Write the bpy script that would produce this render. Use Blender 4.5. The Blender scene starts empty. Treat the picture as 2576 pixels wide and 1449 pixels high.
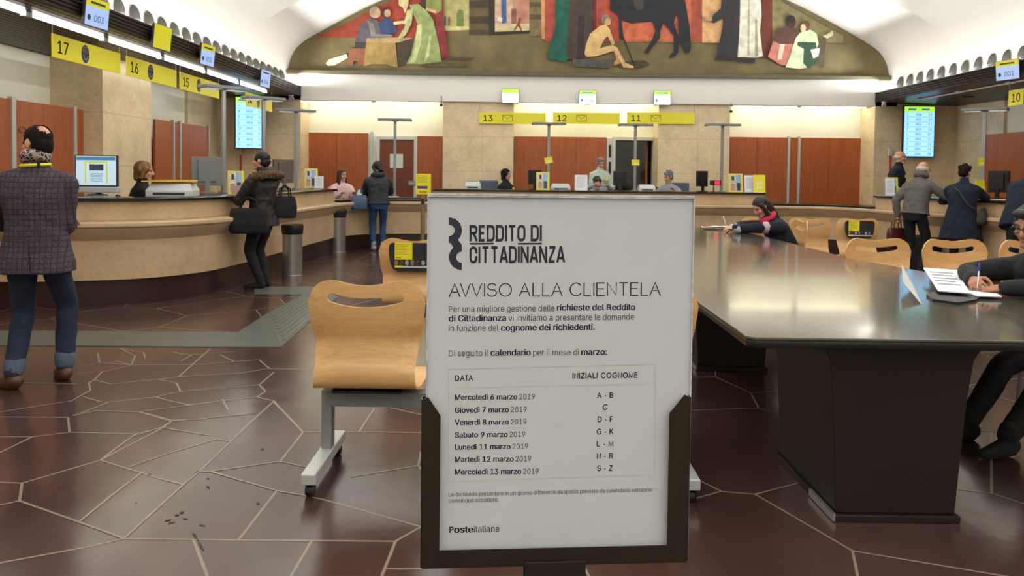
import bpy, bmesh, math, random, os
from mathutils import Vector, Matrix, noise as mnoise

random.seed(7)
scene = bpy.context.scene
COL = scene.collection
PI = math.pi

# ------------------------------------------------------------------ camera
W_PX, H_PX, F_PX = 2576.0, 1449.0, 2010.0
PU, PV = 1288.0, 510.0            # optical axis (the picture is a crop of a taller frame)
CAM_Z = 1.42
_a = Vector((12.0, 73.0, -F_PX)).normalized()                 # world +Y seen from the camera
_b = Vector((1.0, -0.012, (12.0 - 0.012 * 73.0) / F_PX))      # world +X
_b = (_b - _a * _b.dot(_a)).normalized()
_c = _b.cross(_a).normalized()                                # world +Z
W2C = Matrix((( _b.x, _a.x, _c.x), (_b.y, _a.y, _c.y), (_b.z, _a.z, _c.z)))
C2W = W2C.transposed()
CAM = Vector((0, 0, CAM_Z))
cd = bpy.data.cameras.new('camera')
cam = bpy.data.objects.new('camera', cd)
COL.objects.link(cam)
cam.matrix_world = Matrix.Translation(CAM) @ C2W.to_4x4()
cd.sensor_fit = 'HORIZONTAL'
cd.sensor_width = 36.0
cd.lens = 36.0 * F_PX / W_PX
cd.shift_x = 0.0
cd.shift_y = -(H_PX / 2 - PV) / W_PX
cd.clip_start = 0.05
cd.dof.use_dof = True
cd.dof.focus_distance = 0.93
cd.dof.aperture_fstop = 22.0
scene.camera = cam

def ray(u, v):
    return C2W @ Vector((u - PU, -(v - PV), -F_PX))
def PY(u, v, Y):                  # point seen at (u, v) on the plane Y = const
    d = ray(u, v); return CAM + d * (Y / d.y)
def PX(u, v, X):
    d = ray(u, v); return CAM + d * (X / d.x)
def PZ(u, v, Z=0.0):              # point seen at (u, v) on the level Z = const
    d = ray(u, v); return CAM + d * ((Z - CAM_Z) / d.z)
def proj(p):
    q = W2C @ (Vector(p) - CAM)
    return (PU + F_PX * q.x / -q.z, PV - F_PX * q.y / -q.z, -q.z)

# ------------------------------------------------------------------ world, light, exposure
scene.view_settings.view_transform = 'Standard'
scene.view_settings.look = 'None'
scene.view_settings.gamma = 1.0
scene.view_settings.use_curve_mapping = False
scene.view_settings.exposure = 0.35
w = bpy.data.worlds.new('world'); scene.world = w
w.use_nodes = True
w.node_tree.nodes['Background'].inputs[0].default_value = (0.9, 0.93, 1.0, 1)
w.node_tree.nodes['Background'].inputs[1].default_value = 0.02

def area(name, loc, rot, sx, sy, power, col=(1, 1, 1)):
    l = bpy.data.lights.new(name, 'AREA'); l.shape = 'RECTANGLE'
    l.size, l.size_y, l.energy, l.color = sx, sy, power, col
    o = bpy.data.objects.new(name, l); COL.objects.link(o)
    o.location = loc; o.rotation_euler = rot
    return o
CX = 1.435                        # middle of the hall
WARM = (0.93, 0.97, 1.0)
COVE = 595.0
# the lamps of the two cornices throw their light across the vault
for sd in (-1, 1):
    o = area('cornice_light', (CX + sd * 6.035, 5.3, 3.20), (0, sd * math.radians(118), 0), 0.03, 22.4, COVE, WARM)
    o.data.spread = math.radians(75)
    area('cove_light', (CX + sd * 6.02, 5.3, 3.195), (0, sd * math.radians(200), 0), 0.03, 22.4, COVE * 0.075, (1.0, 0.96, 0.88))

# ------------------------------------------------------------------ materials
def lin(c):
    c = c / 255.0
    return c / 12.92 if c <= 0.04045 else ((c + 0.055) / 1.055) ** 2.4
def rgb(r, g, b): return (lin(r), lin(g), lin(b), 1.0)
MATS = {}
def base_mat(name):
    m = bpy.data.materials.new(name); m.use_nodes = True
    nt = m.node_tree
    return m, nt, nt.nodes['Principled BSDF']
def mixcol(nt, fac, a, b):
    n = nt.nodes.new('ShaderNodeMix'); n.data_type = 'RGBA'
    for sock, val in ((n.inputs[0], fac), (n.inputs[6], a), (n.inputs[7], b)):
        if hasattr(val, 'is_linked') or isinstance(val, bpy.types.NodeSocket): nt.links.new(val, sock)
        else: sock.default_value = val
    return n.outputs[2]
def coords(nt, scale=(1, 1, 1)):
    t = nt.nodes.new('ShaderNodeTexCoord'); mp = nt.nodes.new('ShaderNodeMapping')
    mp.inputs['Scale'].default_value = scale
    nt.links.new(t.outputs['Object'], mp.inputs[0]); return mp.outputs[0]
def noisetex(nt, vec, scale, detail=3, rough=0.5):
    n = nt.nodes.new('ShaderNodeTexNoise')
    n.inputs['Scale'].default_value = scale; n.inputs['Detail'].default_value = detail
    n.inputs['Roughness'].default_value = rough
    nt.links.new(vec, n.inputs['Vector']); return n.outputs[0]
def ramp(nt, fac, stops):
    r = nt.nodes.new('ShaderNodeValToRGB')
    e = r.color_ramp.elements
    e[0].position, e[0].color = stops[0]
    e[1].position, e[1].color = stops[-1]
    for p, c in stops[1:-1]:
        x = e.new(p); x.color = c
    nt.links.new(fac, r.inputs[0]); return r.outputs[0]
def bump(nt, bsdf, h, strength=0.2, dist=0.01):
    b = nt.nodes.new('ShaderNodeBump'); b.inputs['Strength'].default_value = strength
    b.inputs['Distance'].default_value = dist
    nt.links.new(h, b.inputs['Height']); nt.links.new(b.outputs[0], bsdf.inputs['Normal'])
def sh(c, k): return (min(1, c[0] * k), min(1, c[1] * k), min(1, c[2] * k), 1)
def M(name, c, rough=0.5, metal=0.0, var=0.10, vs=6.0, bmp=0.0, bs=60.0, emit=0.0, spec=None, stretch=(1, 1, 1), alpha=1.0, trans=0.0):
    if name in MATS: return MATS[name]
    m, nt, b = base_mat(name)
    c = rgb(*c)
    v = coords(nt, stretch)
    n = noisetex(nt, v, vs)
    nt.links.new(ramp(nt, n, [(0.3, sh(c, 1 - var)), (0.7, sh(c, 1 + var))]), b.inputs['Base Color'])
    b.inputs['Roughness'].default_value = rough; b.inputs['Metallic'].default_value = metal
    if spec is not None: b.inputs['Specular IOR Level'].default_value = spec
    if bmp: bump(nt, b, noisetex(nt, v, bs, 4), bmp)
    if emit:
        b.inputs['Emission Color'].default_value = c; b.inputs['Emission Strength'].default_value = emit
    if trans:
        b.inputs['Transmission Weight'].default_value = trans
    MATS[name] = m; return m
def wood_mat(name, c, axis='z', rough=0.4, k=0.28):
    m, nt, b = base_mat(name); c = rgb(*c)
    st = {'z': (14, 14, 0.8), 'x': (0.8, 14, 14), 'y': (14, 0.8, 14)}[axis]
    v = coords(nt, st)
    n1 = noisetex(nt, v, 1.6, 6, 0.6); n2 = noisetex(nt, v, 9.0, 3)
    c1 = ramp(nt, n1, [(0.3, sh(c, 1 - k)), (0.5, c), (0.72, sh(c, 1 + k))])
    c2 = ramp(nt, n2, [(0.35, (0.86, 0.86, 0.86, 1)), (0.65, (1, 1, 1, 1))])
    mx = nt.nodes.new('ShaderNodeMix'); mx.data_type = 'RGBA'; mx.blend_type = 'MULTIPLY'
    mx.inputs[0].default_value = 1
    nt.links.new(c1, mx.inputs[6]); nt.links.new(c2, mx.inputs[7])
    nt.links.new(mx.outputs[2], b.inputs['Base Color'])
    b.inputs['Roughness'].default_value = rough
    MATS[name] = m; return m
def stone_mat(name, c, rough=0.35, k=0.2):
    m, nt, b = base_mat(name); c = rgb(*c)
    v = coords(nt)
    n1 = noisetex(nt, v, 2.2, 8, 0.65); n2 = noisetex(nt, v, 18, 6, 0.7)
    c1 = ramp(nt, n1, [(0.28, sh(c, 1 - k)), (0.5, c), (0.75, sh(c, 1 + k * 0.7))])
    c2 = ramp(nt, n2, [(0.3, (0.78, 0.74, 0.68, 1)), (0.5, (1, 1, 1, 1)), (0.8, (1, 1, 1, 1))])
    mx = nt.nodes.new('ShaderNodeMix'); mx.data_type = 'RGBA'; mx.blend_type = 'MULTIPLY'
    mx.inputs[0].default_value = 0.8
    nt.links.new(c1, mx.inputs[6]); nt.links.new(c2, mx.inputs[7])
    nt.links.new(mx.outputs[2], b.inputs['Base Color'])
    b.inputs['Roughness'].default_value = rough
    MATS[name] = m; return m
def floor_mat():
    m, nt, b = base_mat('red_brown_paving')
    v = coords(nt)
    n1 = noisetex(nt, v, 0.9, 5, 0.6); n2 = noisetex(nt, v, 14, 6, 0.7)
    c1 = ramp(nt, n1, [(0.3, rgb(60, 40, 37)), (0.5, rgb(76, 52, 48)), (0.72, rgb(92, 65, 60))])
    c2 = ramp(nt, n2, [(0.3, (0.8, 0.8, 0.8, 1)), (0.6, (1, 1, 1, 1))])
    mx = nt.nodes.new('ShaderNodeMix'); mx.data_type = 'RGBA'; mx.blend_type = 'MULTIPLY'
    mx.inputs[0].default_value = 1
    nt.links.new(c1, mx.inputs[6]); nt.links.new(c2, mx.inputs[7])
    nt.links.new(mx.outputs[2], b.inputs['Base Color'])
    r = nt.nodes.new('ShaderNodeMapRange')
    r.inputs['To Min'].default_value = 0.11; r.inputs['To Max'].default_value = 0.28
    nt.links.new(noisetex(nt, v, 1.7, 5, 0.65), r.inputs[0]); nt.links.new(r.outputs[0], b.inputs['Roughness'])
    b.inputs['Specular IOR Level'].default_value = 0.85
    bump(nt, b, noisetex(nt, v, 3.0, 4), 0.08, 0.03)
    MATS['floor'] = m; return m
def tweed_mat():
    m, nt, b = base_mat('checked_tweed')
    v = coords(nt)
    sep = nt.nodes.new('ShaderNodeSeparateXYZ'); nt.links.new(v, sep.inputs[0])
    def lines(sock, period, width, off=0.0):
        a = nt.nodes.new('ShaderNodeMath'); a.operation = 'MULTIPLY_ADD'
        nt.links.new(sock, a.inputs[0]); a.inputs[1].default_value = 1 / period; a.inputs[2].default_value = off
        f = nt.nodes.new('ShaderNodeMath'); f.operation = 'FRACT'; nt.links.new(a.outputs[0], f.inputs[0])
        l = nt.nodes.new('ShaderNodeMath'); l.operation = 'LESS_THAN'; nt.links.new(f.outputs[0], l.inputs[0])
        l.inputs[1].default_value = width; return l.outputs[0]
    vx = lines(sep.outputs[0], 0.031, 0.22); vz = lines(sep.outputs[2], 0.034, 0.22)
    mxm = nt.nodes.new('ShaderNodeMath'); mxm.operation = 'MAXIMUM'
    nt.links.new(vx, mxm.inputs[0]); nt.links.new(vz, mxm.inputs[1])
    n = noisetex(nt, v, 130, 3, 0.8)
    soft = nt.nodes.new('ShaderNodeMath'); soft.operation = 'MULTIPLY'; soft.inputs[1].default_value = 0.62; nt.links.new(mxm.outputs[0], soft.inputs[0])
    c1 = ramp(nt, n, [(0.35, rgb(52, 44, 52)), (0.55, rgb(80, 70, 80)), (0.75, rgb(112, 100, 110))])
    c2 = ramp(nt, n, [(0.3, rgb(24, 20, 26)), (0.7, rgb(48, 42, 50))])
    nt.links.new(mixcol(nt, soft.outputs[0], c1, c2), b.inputs['Base Color'])
    b.inputs['Roughness'].default_value = 0.95
    bump(nt, b, n, 0.4, 0.004)
    MATS['tweed'] = m; return m
def scarf_mat():
    m, nt, b = base_mat('patterned_scarf')
    v = coords(nt)
    vo = nt.nodes.new('ShaderNodeTexVoronoi'); vo.inputs['Scale'].default_value = 34
    nt.links.new(v, vo.inputs['Vector'])
    ve = nt.nodes.new('ShaderNodeTexVoronoi'); ve.feature = 'DISTANCE_TO_EDGE'; ve.inputs['Scale'].default_value = 34
    nt.links.new(v, ve.inputs['Vector'])
    sp = nt.nodes.new('ShaderNodeSeparateColor'); nt.links.new(vo.outputs['Color'], sp.inputs[0])
    cc = ramp(nt, sp.outputs[0], [(0.0, rgb(38, 42, 66)), (0.45, rgb(40, 38, 52)), (0.5, rgb(150, 76, 52)), (0.75, rgb(80, 48, 48)), (1.0, rgb(36, 40, 60))])
    lt = nt.nodes.new('ShaderNodeMath'); lt.operation = 'LESS_THAN'; lt.inputs[1].default_value = 0.10
    nt.links.new(ve.outputs['Distance'], lt.inputs[0])
    nt.links.new(mixcol(nt, lt.outputs[0], cc, rgb(178, 160, 150)), b.inputs['Base Color'])
    b.inputs['Roughness'].default_value = 0.9
    MATS['scarf'] = m; return m

STONE = stone_mat('beige_travertine', (230, 208, 170))
STONE_C = stone_mat('counter_travertine', (205, 176, 140), 0.3)
PLINTH = M('dark_red_plinth', (52, 30, 27), 0.3, var=0.15, vs=4)
BLACK_TOP = M('black_granite', (22, 21, 22), 0.14, var=0.3, vs=60)
WHITE = M('white_plaster', (236, 232, 224), 0.85, var=0.015, vs=1.5)
WALLW = M('cream_wall_paint', (238, 236, 220), 0.8, var=0.015)
PANEL = wood_mat('reddish_wood_panel', (170, 90, 46), 'z', 0.42, 0.18)
BEECH = wood_mat('beech_plywood', (226, 176, 116), 'x', 0.34, 0.10)
SLAT = M('dark_brown_slats', (30, 19, 17), 0.34, var=0.15, vs=9, spec=0.3, stretch=(1, 0.2, 1))
TABLE_T = M('dark_polished_tabletop', (84, 78, 68), 0.13, var=0.12, vs=30, spec=1.0)
TABLE_T.node_tree.nodes['Principled BSDF'].inputs['Coat Weight'].default_value = 0.3
TABLE_T.node_tree.nodes['Principled BSDF'].inputs['Coat Roughness'].default_value = 0.06
TABLE_L = M('dark_brown_pedestal', (28, 15, 11), 0.5, var=0.15, vs=5)
ALU = M('grey_aluminium', (150, 152, 152), 0.4, 0.55, var=0.04)
ALU_L = M('light_grey_metal', (196, 198, 196), 0.4, 0.3, var=0.03)
STEEL = M('brushed_steel', (170, 168, 164), 0.3, 0.8, var=0.06, stretch=(1, 1, 8))
BRONZE = M('dark_bronze_metal', (62, 54, 45), 0.38, 0.6, var=0.06, vs=12)
DGREY = M('dark_grey_plastic', (48, 49, 52), 0.45, var=0.05)
BLACK = M('black_plastic', (18, 18, 20), 0.42, var=0.1)
MGREY = M('mid_grey_plastic', (128, 130, 128), 0.5, var=0.05)
LGREY = M('pale_grey_plastic', (200, 202, 200), 0.5, var=0.04)
YELLOW = M('yellow_card', (236, 222, 42), 0.5, var=0.03)
YELLOW2 = M('yellow_sign_board', (238, 224, 52), 0.45, var=0.03)
NAVY = M('navy_print', (26, 34, 78), 0.5, var=0.05)
INK = M('dark_slate_ink', (44, 46, 62), 0.6, var=0.03)
INKB = M('slate_blue_ink', (48, 56, 84), 0.6, var=0.03)
PAPER = M('white_paper', (232, 234, 238), 0.7, var=0.015)
PAPERG = M('notice_paper', (214, 214, 218), 0.6, var=0.012, vs=20)
RED = M('red_enamel', (186, 52, 34), 0.4, var=0.05)
GREEN = M('green_plastic', (40, 150, 70), 0.5, var=0.05)
BLUE = M('blue_sign_board', (30, 96, 176), 0.45, var=0.03)
TUBE = M('fluorescent_tube', (255, 252, 240), 0.3, var=0.0, emit=28.0)
TUBE_B = M('alcove_tube', (255, 250, 224), 0.3, var=0.0, emit=20.0)
BULB = M('cornice_bulb', (255, 244, 220), 0.3, var=0.0, emit=22.0)
SKIN = M('skin', (206, 152, 122), 0.5, var=0.05, vs=14)
SKIN2 = M('tanned_skin', (176, 120, 92), 0.5, var=0.05, vs=14)
LIP = M('lips', (160, 92, 82), 0.5, var=0.05)
EYE = M('eyes', (40, 30, 26), 0.2, var=0.1)
GLASSF = M('spectacle_frame', (20, 18, 20), 0.3, var=0.05)
tweed_mat(); scarf_mat(); floor_mat()
DENIM = M('blue_denim', (34, 44, 66), 0.9, var=0.35, vs=7, bmp=0.3, bs=300)
DENIM2 = M('bright_blue_denim', (40, 66, 108), 0.9, var=0.3, vs=7)
CUFF = M('pale_denim_cuff', (82, 96, 112), 0.9, var=0.1, vs=60)
LEATHER = M('brown_leather', (84, 50, 32), 0.45, var=0.25, vs=10)
BLACKC = M('black_cloth', (17, 16, 18), 0.85, var=0.2, vs=10)
BLACKN = M('black_quilted_nylon', (26, 23, 25), 0.5, var=0.2, vs=10)
NAVYC = M('navy_wool', (26, 32, 50), 0.95, var=0.2, vs=14, bmp=0.3, bs=200)
GREYC = M('grey_wool', (98, 94, 92), 0.95, var=0.15, vs=18, bmp=0.3, bs=200)
CHARC = M('charcoal_padded_cloth', (44, 46, 52), 0.8, var=0.15, vs=10)
FUR = M('brown_fur_trim', (104, 82, 58), 1.0, var=0.4, vs=60, bmp=0.8, bs=240)
PINK = M('pale_pink_padded_cloth', (226, 190, 190), 0.8, var=0.06, vs=14)
MINT = M('pale_grey_green_knit', (182, 196, 186), 0.95, var=0.06, vs=14)
LTGREY = M('light_grey_knit', (150, 150, 154), 0.95, var=0.08, vs=14)
BURG = M('burgundy_leather', (74, 24, 28), 0.35, var=0.2, vs=12)
SLATEB = M('slate_blue_leather', (62, 84, 112), 0.5, var=0.1, vs=12)
KHAKI = M('olive_canvas', (62, 58, 44), 0.8, var=0.12, vs=12)
HAIRD = M('dark_brown_hair', (28, 20, 17), 0.7, spec=0.15, var=0.35, vs=30, stretch=(1, 1, 0.2))
HAIRB = M('auburn_brown_hair', (70, 42, 26), 0.6, var=0.3, vs=30, stretch=(1, 1, 0.2))
HAIRL = M('dark_blond_hair', (126, 90, 50), 0.6, var=0.3, vs=30, stretch=(1, 1, 0.2))
HAIRG = M('grey_hair', (112, 112, 112), 0.6, var=0.25, vs=30)
HAIRW = M('white_hair', (200, 190, 180), 0.7, var=0.1, vs=30)

# ------------------------------------------------------------------ mesh helpers
class MB:
    def __init__(self): self.v = []; self.f = []; self.m = []
    def add(self, vs, fs, mi=0):
        o = len(self.v); self.v += [tuple(x) for x in vs]
        for f in fs: self.f.append([i + o for i in f]); self.m.append(mi)
    def box(self, x0, y0, z0, x1, y1, z1, mi=0, mat=None):
        vs = [Vector(p) for p in ((x0,y0,z0),(x1,y0,z0),(x1,y1,z0),(x0,y1,z0),(x0,y0,z1),(x1,y0,z1),(x1,y1,z1),(x0,y1,z1))]
        if mat is not None: vs = [mat @ p for p in vs]
        self.add(vs, [(3,2,1,0),(4,5,6,7),(0,1,5,4),(1,2,6,5),(2,3,7,6),(3,0,4,7)], mi)
        return self
    def cbox(self, c, s, mi=0, mat=None):
        return self.box(c[0]-s[0]/2, c[1]-s[1]/2, c[2]-s[2]/2, c[0]+s[0]/2, c[1]+s[1]/2, c[2]+s[2]/2, mi, mat)
    def cap(self, p0, r0, p1, r1, n=12, mi=0):          # tapered capsule
        p0, p1 = Vector(p0), Vector(p1); d = p1 - p0
        L = d.length
        if L < 1e-6: d = Vector((0, 0, 1))
        d = d.normalized()
        a = d.orthogonal().normalized(); b = d.cross(a)
        rings = []
        for t in (-90, -60, -30, 0):
            rings.append((p0 + d * (r0 * math.sin(math.radians(t))), r0 * math.cos(math.radians(t))))
        for t in (0, 30, 60, 90):
            rings.append((p1 + d * (r1 * math.sin(math.radians(t))), r1 * math.cos(math.radians(t))))
        vs = []; fs = []
        for c, r in rings:
            r = max(r, 1e-5)
            for k in range(n):
                th = 2 * PI * k / n
                vs.append(c + a * (r * math.cos(th)) + b * (r * math.sin(th)))
        for i in range(len(rings) - 1):
            for k in range(n):
                fs.append((i*n+k, i*n+(k+1)%n, (i+1)*n+(k+1)%n, (i+1)*n+k))
        fs.append(tuple(range(n-1, -1, -1))); fs.append(tuple(range((len(rings)-1)*n, len(rings)*n)))
        self.add(vs, fs, mi); return self
    def ell(self, c, r, rot=None, n=16, m=10, mi=0):
        c = Vector(c); vs = []; fs = []
        for i in range(m + 1):
            ph = PI * i / m
            for k in range(n):
                th = 2 * PI * k / n
                s = max(math.sin(ph), 1e-4)
                p = Vector((r[0]*s*math.cos(th), r[1]*s*math.sin(th), -r[2]*math.cos(ph)))
                if rot is not None: p = rot @ p
                vs.append(c + p)
        for i in range(m):
            for k in range(n):
                fs.append((i*n+k, i*n+(k+1)%n, (i+1)*n+(k+1)%n, (i+1)*n+k))
        fs.append(tuple(range(n-1, -1, -1))); fs.append(tuple(range(m*n, (m+1)*n)))
        self.add(vs, fs, mi); return self
    def loft(self, rings, mi=0, closed=True, caps=True):   # rings: lists of points with equal count
        n = len(rings[0]); vs = [p for r in rings for p in r]; fs = []
        for i in range(len(rings) - 1):
            for k in range(n if closed else n - 1):
                fs.append((i*n+k, i*n+(k+1)%n, (i+1)*n+(k+1)%n, (i+1)*n+k))
        if caps and closed:
            fs.append(tuple(range(n-1, -1, -1))); fs.append(tuple(range((len(rings)-1)*n, len(rings)*n)))
        self.add(vs, fs, mi); return self
    def lathe(self, c, prof, n=20, mi=0, ax='z'):        # prof: (r, h)
        c = Vector(c); rings = []
        for r, h in prof:
            ring = []
            for k in range(n):
                th = 2 * PI * k / n; r_ = max(r, 1e-5)
                p = Vector((r_ * math.cos(th), r_ * math.sin(th), h))
                if ax == 'y': p = Vector((p.x, p.z, p.y))
                if ax == 'x': p = Vector((p.z, p.x, p.y))
                ring.append(c + p)
            rings.append(ring)
        return self.loft(rings, mi)
    def tube(self, pts, r, n=8, mi=0):
        pts = [Vector(p) for p in pts]; rings = []
        for i, p in enumerate(pts):
            d = (pts[min(i+1, len(pts)-1)] - pts[max(i-1, 0)]).normalized()
            a = d.cross(Vector((0, 0, 1)))
            if a.length < 1e-3: a = Vector((1, 0, 0))
            a.normalize(); b = d.cross(a)
            rr = r[i] if isinstance(r, (list, tuple)) else r
            rings.append([p + a*(rr*math.cos(2*PI*k/n)) + b*(rr*math.sin(2*PI*k/n)) for k in range(n)])
        return self.loft(rings, mi)
    def prism(self, poly, fn0, fn1, mi=0):               # poly of 2-d points, fn maps them to the two end faces
        a = [fn0(p) for p in poly]; b = [fn1(p) for p in poly]; n = len(poly)
        fs = [(k, (k+1)%n, n+(k+1)%n, n+k) for k in range(n)]
        fs.append(tuple(range(n-1, -1, -1))); fs.append(tuple(range(n, 2*n)))
        self.add(a + b, fs, mi); return self
    def poly(self, pts, mi=0):
        self.add(pts, [tuple(range(len(pts)))], mi); return self
    def mesh(self, name):
        me = bpy.data.meshes.new(name)
        me.from_pydata(self.v, [], self.f)
        me.polygons.foreach_set('material_index', self.m)
        me.update(); return me
    def build(self, name, mats, parent=None, smooth=False, bevel=0.0, fix=True):
        me = self.mesh(name)
        if fix or bevel:
            bm = bmesh.new(); bm.from_mesh(me)
            if fix: bmesh.ops.recalc_face_normals(bm, faces=bm.faces)
            if bevel:
                es = [e for e in bm.edges if len(e.link_faces) == 2 and e.calc_face_angle(0) > 0.6]
                bmesh.ops.bevel(bm, geom=es, offset=bevel, segments=2, affect='EDGES', clamp_overlap=True, profile=0.5)
            bm.to_mesh(me); bm.free()
        return link(name, me, mats, parent, smooth or bool(bevel), 35 if not bevel else 16)
def link(name, me, mats, parent=None, smooth=False, ang=None):
    o = bpy.data.objects.new(name, me); COL.objects.link(o)
    for m in (mats if isinstance(mats, (list, tuple)) else [mats]): me.materials.append(m)
    if smooth:
        me.shade_smooth()
        if ang:
            try: me.set_sharp_from_angle(angle=math.radians(ang))
            except Exception: pass
    if parent is not None: o.parent = parent
    return o
def tag(o, label, cat, group=None, kind=None):
    o['label'] = label; o['category'] = cat
    if group: o['group'] = group
    if kind: o['kind'] = kind
    return o
def struct(o, label=None):
    o['kind'] = 'structure'
    return o
def thing(name, label, cat, loc=(0, 0, 0), rz=0.0, group=None):
    o = bpy.data.objects.new(name, None); COL.objects.link(o)
    o.empty_display_size = 0.1
    o.location = loc; o.rotation_euler = (0, 0, rz)
    return tag(o, label, cat, group)
def copy_tree(o, parent=None):
    c = o.copy(); COL.objects.link(c)
    if parent is not None: c.parent = parent
    for ch in [x for x in KIDS.get(o.name, o.children)]: copy_tree(ch, c)
    return c
KIDS = {}
# modifiers and lettering are evaluated on a small side scene, which is quick, and removed at the end
BENCH = bpy.data.scenes.new('workbench')
def bench_graph():
    vl = BENCH.view_layers[0]; vl.update(); return vl.depsgraph
def evaluated(me, mods):
    o = bpy.data.objects.new('tmp', me); BENCH.collection.objects.link(o)
    cutters = []
    for typ, props in mods:
        md = o.modifiers.new(typ, typ)
        for k, v in props.items():
            setattr(md, k, v)
            if isinstance(v, bpy.types.Object): BENCH.collection.objects.link(v); cutters.append(v)
    dg = bench_graph()
    out = bpy.data.meshes.new_from_object(o.evaluated_get(dg))
    for c in cutters: BENCH.collection.objects.unlink(c)
    bpy.data.objects.remove(o); bpy.data.meshes.remove(me)
    return out
def remesh(mb, name, voxel, smooth=3, amp=0.0, freq=9.0, floor=None, stretch=(1, 1, 1), seed=0):
    me = mb.mesh(name)
    bm = bmesh.new(); bm.from_mesh(me); bmesh.ops.recalc_face_normals(bm, faces=bm.faces); bm.to_mesh(me); bm.free()
    mods = [('REMESH', dict(mode='VOXEL', voxel_size=voxel, use_smooth_shade=True))]
    if smooth: mods.append(('SMOOTH', dict(factor=0.5, iterations=smooth)))
    me = evaluated(me, mods); me.name = name
    if amp or floor is not None:
        n_ = len(me.vertices); co = [0.0] * (3 * n_); no = [0.0] * (3 * n_)
        me.vertices.foreach_get('co', co); me.vertices.foreach_get('normal', no)
        for i in range(0, 3 * n_, 3):
            if amp:
                q = Vector((co[i]*stretch[0], co[i+1]*stretch[1], co[i+2]*stretch[2])) * freq + Vector((seed*3.1, 0, seed))
                k = amp * (mnoise.noise(q) + 0.5 * mnoise.noise(q * 2.1))
                co[i] += no[i] * k; co[i+1] += no[i+1] * k; co[i+2] += no[i+2] * k
            if floor is not None and co[i+2] < floor: co[i+2] = floor
        me.vertices.foreach_set('co', co); me.update()
    return me

# ------------------------------------------------------------------ writing
FONT = None
try:
    FONT = bpy.data.fonts.load(os.path.join(bpy.utils.system_resource('DATAFILES', path='fonts'), 'Inter.woff2'))
except Exception:
    FONT = None
def text_mesh(s, size=1.0, offset=0.0, depth=0.0, align='LEFT', spacing=1.0):
    cu = bpy.data.curves.new('txt', 'FONT'); cu.body = s; cu.size = size
    if FONT: cu.font = FONT
    cu.offset = offset; cu.extrude = depth; cu.align_x = align; cu.space_character = spacing
    cu.resolution_u = 4
    o = bpy.data.objects.new('txt', cu); BENCH.collection.objects.link(o)
    dg = bench_graph()
    me = bpy.data.meshes.new_from_object(o.evaluated_get(dg))
    bpy.data.objects.remove(o); bpy.data.curves.remove(cu)
    return me
def text_into(mb, s, org, xa, za, width=None, cap=0.1, offset=0.0, mi=0, align='LEFT', spacing=1.0):
    """flat lettering into mb: org = start of the base line, xa / za = unit vectors along the line and up"""
    me = text_mesh(s, 40.0, 40.0 * min(offset, 0.0), spacing=spacing)
    for v in me.vertices: v.co = v.co / 40.0
    if not me.vertices: return
    xs = [v.co.x for v in me.vertices]; x0, x1 = min(xs), max(xs)
    ks = cap / 0.509
    bold = 0.0
    if offset > 0.008: bold, offset = offset, 0.0
    if bold:
        me2 = bpy.data.meshes.new('txt2'); vs, fs = [], []
        for dx in (-bold, 0.0, bold):
            o_ = len(vs); vs += [(v.co.x + dx, v.co.y, 0) for v in me.vertices]; fs += [[i + o_ for i in p.vertices] for p in me.polygons]
        me2.from_pydata(vs, [], fs); bpy.data.meshes.remove(me); me = me2; xs = [v[0] for v in vs]; x0, x1 = min(xs), max(xs)
    kx = ks if width is None else width / (x1 - x0)
    sh_ = {'LEFT': 0.0, 'CENTER': -(x1 - x0) * kx / 2, 'RIGHT': -(x1 - x0) * kx}[align]
    org, xa, za = Vector(org), Vector(xa), Vector(za)
    mb.add([org + xa * ((v.co.x - x0) * kx + sh_) + za * (v.co.y * ks) for v in me.vertices],
           [tuple(p.vertices) for p in me.polygons], mi)
    bpy.data.meshes.remove(me)
ORD = ['first', 'second', 'third', 'fourth', 'fifth', 'sixth', 'seventh', 'eighth', 'ninth', 'tenth', 'eleventh', 'twelfth',
       'thirteenth', 'fourteenth', 'fifteenth', 'sixteenth', 'seventeenth', 'eighteenth', 'nineteenth', 'twentieth']
# ------------------------------------------------------------------ the room
Y0, YB, YW = -6.0, 16.5, 17.2        # end of the hall behind the camera, plane of the mural, plane of the rear panelling
XL, XR = -6.2, 2 * CX + 6.2          # side walls
def mx(x): return 2 * CX - x

# vault: half profile (distance from the middle, height), mural end
VP = [(6.19, 3.17), (6.19, 3.46), (6.10, 3.80), (5.87, 4.08), (5.32, 4.40), (4.35, 4.90), (3.3, 5.32), (2.2, 5.62), (1.1, 5.80), (0.0, 5.86)]
def crv(pts, n):
    out = []
    P = [Vector(p) for p in pts]; P = [P[0] * 2 - P[1]] + P + [P[-1] * 2 - P[-2]]
    for i in range(1, len(P) - 2):
        for k in range(n):
            t = k / n
            a, b, c, d = P[i-1], P[i], P[i+1], P[i+2]
            out.append(0.5 * ((2*b) + (c - a)*t + (2*a - 5*b + 4*c - d)*t*t + (3*b - a - 3*c + d)*t**3))
    out.append(P[-2]); return out
half = [(6.19, 3.17), (6.19, 3.30)] + [tuple(p) for p in crv(VP[1:], 4)]
prof = [(CX - x, z) for x, z in half] + [(CX + x, z) for x, z in reversed(half[:-1])]
def vault_z(x, z, y):                # cells cut into the vault above each bay of the cornice
    d = 6.19 - abs(x - CX)
    ph = ((y - 1.2) / 5.1) % 1.0
    arch = math.sqrt(max(0.0, 1 - (2 * ph - 1) ** 2 * 1.25)) if abs(2*ph-1) < 0.894 else 0.0
    lift = 0.75 * arch * max(0.0, min(1.0, (d - 0.25) / 0.5)) * max(0.0, 1 - max(0, d - 0.8) / 1.9)
    return z + lift
mb = MB(); rings = []
ys = [Y0 + (YB + 0.1 - Y0) * i / 130 for i in range(131)]
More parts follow.
